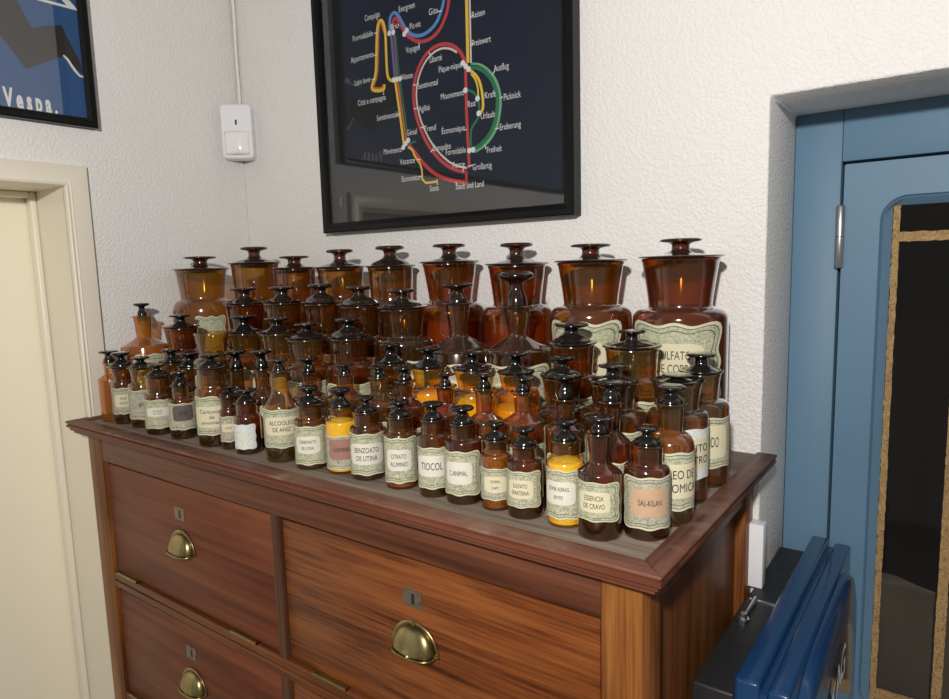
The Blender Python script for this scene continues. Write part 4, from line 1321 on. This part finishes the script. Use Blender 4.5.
# per bottle: glass, stopper, contents (material, fill fraction of the shoulder height), label (z0,z1), angle offset, arc half width, text
INFO = {
 'J1': D(g='glass_olive', c=('powder_tan', 0.30), lz=(0.110, 0.183), la=12, hz=28, pq=None),
 'J2': D(g='glass_brown', c=('liquid_brown', 0.6)),
 'J3': D(g='glass_red', c=('liquid_brown', 0.6)),
 'J4': D(g='glass_brown', c=('liquid_brown', 0.6)),
 'J5': D(g='glass_brown', c=('liquid_brown', 0.7)),
 'J6': D(g='glass_red', c=('powder_red', 0.93)),
 'J7': D(g='glass_red', c=('powder_red', 0.95)),
 'J8': D(g='glass_brown', c=('powder_red', 0.72), lz=(0.078, 0.1885), la=-12, hz=55, txt=['SULFATO', 'DE ZINCO']),
 'J9': D(g='glass_red', c=('powder_red', 0.97), lz=(0.088, 0.1900), la=-6, hz=60, txt=['SULFATO', 'DE COBRE'], tw=0.62),
 'A1': D(g='glass_honey', c=None, lz=(0.030, 0.1180), la=20, hz=50),
 'M6': D(g='glass_brown', c=('powder_tan', 0.35), lz=(0.04, 0.130), la=-5),
 'M7': D(g='glass_brown', c=('liquid_dark', 0.5), lz=(0.04, 0.135), la=-5),
 'T1': D(g='glass_red', c=('liquid_brown', 0.6), lz=(0.025, 0.103), la=0),
 'T2': D(g='glass_olive', c=None, lz=(0.025, 0.10), la=0),
 'T7': D(g='glass_red', c=('liquid_brown', 0.7), lz=(0.02, 0.10), la=0),
 'T8': D(g='glass_olive', c=None, lz=(0.02, 0.104), la=15),
 'K1': D(g='glass_brown', c=('liquid_dark', 0.6), lz=(0.016, 0.08), la=10, st='stopper_dark'),
 'K2': D(g='glass_brown', c=('liquid_brown', 0.5), lz=(0.016, 0.085), la=10, st='stopper_dark'),
 'Ka': D(g='glass_brown', c=('liquid_dark', 0.5), lz=(0.016, 0.08), la=5, st='stopper_dark'),
 'Kb': D(g='glass_light', c=('powder_amber', 1.02)),
 'Kc': D(g='glass_light', c=('powder_yellow', 0.96)),
 'Kd': D(g='glass_light', c=('powder_amber', 0.86)),
 'F1': D(g='glass_honey', c=('liquid_brown', 0.10)),
 'F2': D(g='glass_brown', c=('liquid_dark', 0.26), lz=(0.0158, 0.0650), la=-5, txt=['TINT.', 'IODO'], lab='label_grey'),
 'F3': D(g='glass_pale', c=('liquid_dark', 0.20), lz=(0.0130, 0.0660), la=-5, txt=['ANIS'], lab='label_grey', pq=None),
 'F4': D(g='glass_brown', c=('liquid_dark', 0.2), lz=(0.0085, 0.0590), la=-6, txt=['ONIMS', 'ALTEA'], pq='plaque_white', pz=(0.42, 0.72), po=-4),
 'F5': D(g='glass_brown', c=('liquid_dark', 0.3), lz=(0.0130, 0.0580), la=2, txt=['SENE'], pq='plaque_dark', pz=(0.34, 0.92)),
 'F6': D(g='glass_brown', c=('liquid_dark', 0.3), lz=(0.0165, 0.0790), la=-8, hz=74, txt=['Carbonato', 'de', 'amoniaco'], pz=(0.20, 0.74), tw=0.62, pw=0.8),
 'F7': D(g='glass_brown', c=('liquid_dark', 0.2), lz=(0.0090, 0.0500), la=-12, txt=['ACIDO'], lab='label_grey', pz=(0.4, 0.7)),
 'F8': D(g='glass_red', c=('liquid_dark', 0.4), lz=(0.0053, 0.0440), la=-24, hz=48, lab='label_white', pq='plaque_white', pz=(0.38, 0.66), pw=0.4),
 'F9': D(g='glass_olive', c=('liquid_dark', 0.22), lz=(0.0185, 0.0750), la=-3, hz=76, txt=['ALCOOLEO', 'DE ANIZ'], pz=(0.34, 0.80), pw=0.72),
 'F10': D(g='glass_brown', c=('liquid_brown', 0.2), lz=(0.0040, 0.0590), la=-14, txt=['CARBONATO', 'DE LITINA'], pq='plaque_white', pz=(0.30, 0.74)),
 'F11': D(g='glass_pale', c=('powder_yellow', 1.02), lz=(0.0036, 0.0500), la=-4, hz=76, txt=['CARMINAS'], pq='plaque_pink', lab='label_grey', pz=(0.30, 0.90)),
 'F12': D(g='glass_brown', c=('liquid_dark', 0.15), lz=(0.0045, 0.0600), la=-4, hz=76, txt=['BENZOATO', 'DE LITINA'], pq='plaque_white', pz=(0.26, 0.76), pw=0.76),
 'F13': D(g='glass_brown', c=('powder_tan', 0.18), lz=(0.0053, 0.0635), la=-10, txt=['CITRATO', 'ALUMINIO'], pq='plaque_white', pz=(0.28, 0.74)),
 'F14': D(g='glass_brown', c=('liquid_dark', 0.15), lz=(0.0079, 0.0590), la=-10, hz=72, txt=['TIOCOL'], pq='plaque_white', pz=(0.30, 0.80), pw=0.74),
 'F15': D(g='glass_red', c=('liquid_dark', 0.4), lz=(0.0084, 0.0610), la=-18, hz=64, txt=['C.ANIMAL'], pq='plaque_white', pz=(0.26, 0.76)),
 'F16': D(g='glass_brown', c=('powder_tan', 1.03), lz=(0.0095, 0.0465), la=-5, hz=66, txt=['GOMMA', 'LHAM.'], lab='label_grey', pz=(0.25, 0.75)),
 'F17': D(g='glass_red', c=('liquid_dark', 0.4), lz=(0.0103, 0.0510), la=-16, hz=62, txt=['SULFATO', 'SPARTEINA'], pz=(0.26, 0.76)),
 'F18': D(g='glass_pale', c=('powder_yellow', 1.04), lz=(0.0066, 0.0600), la=-22, hz=64, txt=['GOMA ADRAG.', 'EM PO'], pq='plaque_white', pz=(0.30, 0.76), pw=0.7),
 'F19': D(g='glass_red', c=('liquid_dark', 0.25), lz=(0.0173, 0.0575), la=-14, hz=62, txt=['ESSENCIA', 'DE CRAVO'], pz=(0.24, 0.76)),
 'F20': D(g='glass_red', c=('liquid_dark', 0.2), lz=(0.0090, 0.0625), la=8, hz=68, txt=['SAL-KILAN'], pq='plaque_tan', pz=(0.26, 0.78), lab='label_grey', pw=0.62, tw=0.6),
 'R1': D(g='glass_olive', c=('liquid_dark', 0.25), lz=(0.0146, 0.0765), la=22, hz=74, txt=['OLEO DE', 'N.VOMICA'], pz=(0.22, 0.80), pw=0.78, tw=0.8),
 'R2': D(g='glass_olive', c=('liquid_brown', 0.28), lz=(0.0261, 0.0850), la=30, hz=66, txt=['SULFITO', 'NEUTRO'], pz=(0.22, 0.80), pw=0.7, tw=0.72, lab='label_white'),
 'R3': D(g='glass_olive', c=('liquid_brown', 0.28), lz=(0.0221, 0.0840), la=24, hz=62, txt=['IODO'], pz=(0.2, 0.85), pw=0.5, tw=0.4),
}
for k_ in ('M1', 'M2', 'M3', 'M4', 'M5'):
    INFO[k_] = D(g='glass_brown', c=('liquid_brown', 0.55), lz=(0.04, 0.128), la=0)
INFO['M1']['g'] = 'glass_red'
for k_ in ('T3', 'T4', 'T5', 'T6'):
    INFO[k_] = D(g='glass_olive' if k_ != 'T6' else 'glass_red', c=('liquid_brown', 0.5), lz=(0.025, 0.098), la=0)
for k_ in ('Kf', 'Kg', 'N0', 'N1', 'N2', 'N3', 'N4', 'N5', 'N6', 'N7', 'N8', 'N9', 'Na'):
    INFO[k_] = D(g='glass_brown', c=('liquid_dark', 0.55), lz=(0.012, 0.064), la=4)
INFO['N7']['g'] = INFO['N8']['g'] = 'glass_olive'
INFO['N3']['g'] = INFO['N4']['g'] = 'glass_olive'
INFO['Na']['g'] = 'glass_red'
INFO['Kf']['lz'] = (0.008, 0.040)

LABELS = {
 'J1': 'tall olive amber jar farthest left in the back row, cream label below its neck',
 'J2': 'tall dark amber jar with stepped lid standing right at the wall corner',
 'J3': 'tall jar with the lowest flat lid in the back row, right of the corner jar',
 'J4': 'tall brown jar beneath the left edge of the black poster, knob lid',
 'J5': 'tall jar with a high domed lid, fifth from left in the back row',
 'J6': 'tall red amber jar standing just left of the tall long-knobbed bottle, back row',
 'J7': 'tall red amber jar directly behind the bottle with the tallest stopper, back row',
 'J8': 'second largest amber jar, cream label partly hidden, left of the sulfato jar',
 'J9': 'largest amber jar at the right end lettered SULFATO DE COBRE',
 'A1': 'honey coloured narrow-necked flask standing alone at the far left by the wall',
 'M1': 'middle row wide jar in front of the corner jar, thin dark lid',
 'M2': 'middle row wide jar, second from left, flat grey-topped knob',
 'M3': 'middle row wide jar with domed lid, third from left',
 'M4': 'middle row wide jar with broad conical lid, fourth from left',
 'M5': 'largest middle row jar with wide lid, just left of the narrow-necked pair',
 'M6': 'broad-shouldered bottle with narrow neck, left one of the big narrow-necked pair',
 'M7': 'narrow-necked broad bottle with the tallest bulbous stopper, in the middle row',
 'T1': 'small wide jar with dark lid just right of the honey flask',
 'T2': 'wide olive amber jar without any stopper, in front of the cream label',
 'T3': 'wide jar with flat lid right of the jar without stopper',
 'T4': 'wide jar with thick stem knob, second right of the jar without stopper',
 'T5': 'bright brown wide jar with low conical lid in the third row',
 'T6': 'dark red amber jar with domed lid and broad neck in the third row',
 'T7': 'red amber jar with large mushroom lid covering the label of the second largest jar',
 'T8': 'olive amber wide-lidded jar in front of the sulfato jar label',
 'K1': 'small dark jar with bell-shaped lid in front of the large mushroom-lidded jar',
 'K2': 'small dark jar with flat knob below the olive wide-lidded jar',
 'Ka': 'small dark jar between two cream label scraps, left of the amber powder jar',
 'Kb': 'small jar filled with amber powder glowing through the glass, left of three',
 'Kc': 'small jar filled with lemon yellow powder, middle one of three powder jars',
 'Kd': 'small jar part filled with amber powder, right one of three powder jars',
 'Kf': 'low dark jar squeezed behind the far left small bottles beside the wall',
 'Kg': 'small dark jar just behind the hexagon-labelled front bottle',
 'F1': 'leftmost small bottle, glowing orange and unlabelled, beside the cream door frame',
 'F2': 'small bottle with faded grey label, second from left in the front row',
 'F3': 'small pale bottle with empty yellowish neck, third from left in front row',
 'F4': 'small front bottle with white name panel, fourth from the left',
 'F5': 'small front bottle whose label has a dark smudged name panel',
 'F6': 'front bottle with handwritten name on a wide cream label',
 'F7': 'tiny bottle with pale label left of the plain white-labelled one',
 'F8': 'tiny bottle with a small plain white label hanging near its base',
 'F9': 'sloping-shouldered front bottle lettered ALCOOLEO DE ANIZ',
 'F10': 'front row bottle lettered CARBONATO DE LITINA with shiny black stopper',
 'F11': 'front row bottle of yellow powder with faded pink name panel',
 'F12': 'front row bottle lettered BENZOATO DE LITINA on white panel',
 'F13': 'front row bottle lettered CITRATO ALUMINIO right of the benzoato bottle',
 'F14': 'front row bottle lettered TIOCOL on a white panel',
 'F15': 'front row bottle lettered C.ANIMAL touching the tiocol bottle',
 'F16': 'smallest front bottle filled with brown granules, greyed label',
 'F17': 'small front bottle lettered SULFATO SPARTEINA near the centre right',
 'F18': 'front bottle of bright yellow powder lettered GOMA ADRAG. EM PO',
 'F19': 'front bottle with slim neck lettered ESSENCIA DE CRAVO',
 'F20': 'rightmost front bottle with tan stained label lettered SAL-KILAN',
 'R1': 'right side bottle lettered OLEO DE N.VOMICA behind the tan-labelled one',
 'R2': 'wide-mouthed amber bottle with greyish white label, middle of right side file',
 'R3': 'olive amber bottle with label IODO, rearmost of the right side file',
 'N0': 'long-stoppered dark bottle, left one of the pair left of the aniz bottle',
 'N1': 'long-stoppered dark bottle directly behind the aniz bottle',
 'N2': 'slim-necked dark bottle behind the carbonato de litina bottle',
 'N3': 'slim-necked amber bottle behind the yellow powder bottle with pink panel',
 'N4': 'slim-necked amber bottle behind the benzoato bottle',
 'N5': 'slim-necked near black bottle behind the citrato bottle',
 'N6': 'slim-necked dark bottle between the tiocol and c.animal stoppers, behind',
 'N7': 'slim-necked olive bottle behind the bottle of brown granules',
 'N8': 'slim-necked olive bottle behind the sparteina bottle, black cone stopper',
 'N9': 'slim-necked dark bottle behind the goma adrag. bottle',
 'Na': 'slim-necked reddish bottle behind and between the cravo and sal-kilan bottles',
}
GROUP = {'J': 'large jars along the back wall', 'A': None, 'M': 'middle row of jars and bottles', 'T': 'third row of wide jars', 'K': 'small jars in the fourth row',
         'N': 'slim-necked bottles behind the front row', 'F': 'small bottles along the front edge', 'R': 'bottles along the right edge'}

DOME = {'J1': 0.05, 'J2': 0.4, 'J3': 0.1, 'J4': 0.3, 'J5': 0.7, 'J6': 0.2, 'J7': 0.1, 'J8': 0.05, 'J9': 0.05, 'M3': 0.9, 'M4': 0.9, 'M5': 0.7, 'T6': 0.9, 'T7': 0.8, 'T5': 0.6, 'K1': 0.9}

for row in ROWS:
    (bid, kind, bx, by, H, rk, zl, rl, rn, zn, rb, zs) = row
    inf = INFO[bid]
    big = bid[0] in 'JMTK' or bid == 'R2' or bid == 'R3'
    jar = kind == 'w' and bid[0] in 'JMTK'
    rb *= 0.983
    H -= ZB; zl -= ZB; zn -= ZB; zs -= ZB
    root = empty('apothecary_jar' if jar else 'apothecary_bottle', (bx, by, ZB))
    tag(root, LABELS[bid], 'jar' if jar else 'bottle', GROUP[bid[0]])
    seg = 56 if bid[0] in 'JMFR' else 40
    m = MB()
    prof = body_profile(kind, H, rk, zl, rl, rn, zn, rb, zs, big and kind == 'w')
    m.lathe(prof, seg)
    m.build('glass_body', inf['g'], root, angle=60, fix=False)
    if rk > 0:
        m = MB()
        m.lathe(stopper_profile(kind, H, rk, zl, rl, rn, zn, big and kind == 'w', DOME.get(bid, 0.35)), seg)
        st = inf.get('st') or ('stopper_amber' if bid[0] in 'JM' else 'stopper_dark')
        m.build('stopper', st, root, angle=60, fix=False)
    if inf.get('c'):
        mat, fr = inf['c']
        top = zs * fr
        ri = rb * 0.955
        rt_ = ri
        if top > zs:
            rt_ = rn + (ri - rn) * 0.80
        m = MB()
        pr_ = [(0, 0.0045), (rb * 0.80, 0.0045), (rb * 0.93, rb * 0.08 + 0.002), (ri, rb * 0.17 + 0.002), (ri, min(top, zs) - 0.0005)]
        if top > zs:
            pr_.append((rt_, top - 0.0002))
        pr_ += [(rt_ * 0.6, top + (0.002 if 'powder' in mat else 0)), (0, top + (0.003 if 'powder' in mat else 0))]
        m.lathe(pr_, 36)
        m.build('contents', mat, root, angle=50, fix=False)
    if inf.get('lz'):
        z0, z1 = inf['lz']
        z0 -= ZB; z1 -= ZB
        z1 = min(z1, zs - 0.0005)
        az = view_azimuth(bx, by) + math.radians(inf.get('la', 0))
        hz = math.radians(min(84, inf.get('hz', 68) + 10 * (bid[0] in 'FR')))
        R = rb * 1.001 + 0.00035
        hw = R * hz
        mats_ = [inf.get('lab', 'label_green'), 'label_cream' if inf.get('lab') != 'label_white' else 'label_white', 'ink_line' if inf.get('lab') != 'label_white' else 'label_white']
        lm = label_mesh(R, az, hw, z0, z1, 1.5 if bid[0] == 'J' else 1.0, seed=sum(map(ord, bid)))
        lo = lm.build('paper_label', mats_, root, angle=60, fix=False)
        h = z1 - z0
        pz = inf.get('pz', (0.28, 0.74))
        pw_ = inf.get('pw', 0.58)
        pq = inf.get('pq', 'plaque')
        s0 = math.radians(inf.get('po', 0)) * R
        if pq:
            plaque_mesh(R + 0.0002, az, hw * pw_, z0 + h * pz[0], z0 + h * pz[1], s0).build('name_panel', pq, lo, angle=60, fix=False)
        if inf.get('txt'):
            lettering_mesh(R + 0.0004 + 0.003 * R, az, inf['txt'], hw * 2 * pw_ * inf.get('tw', 0.66) * (0.6 if len(max(inf['txt'], key=len)) < 6 and bid != 'R3' else 1.0), z0 + h * (pz[0] + 0.06), z0 + h * (pz[1] - 0.06), s0, 2.6 if bid in ('J8', 'J9', 'R1', 'R2', 'R3', 'F9') else 1.7).build('lettering', 'ink', lo, smooth=False, fix=False)
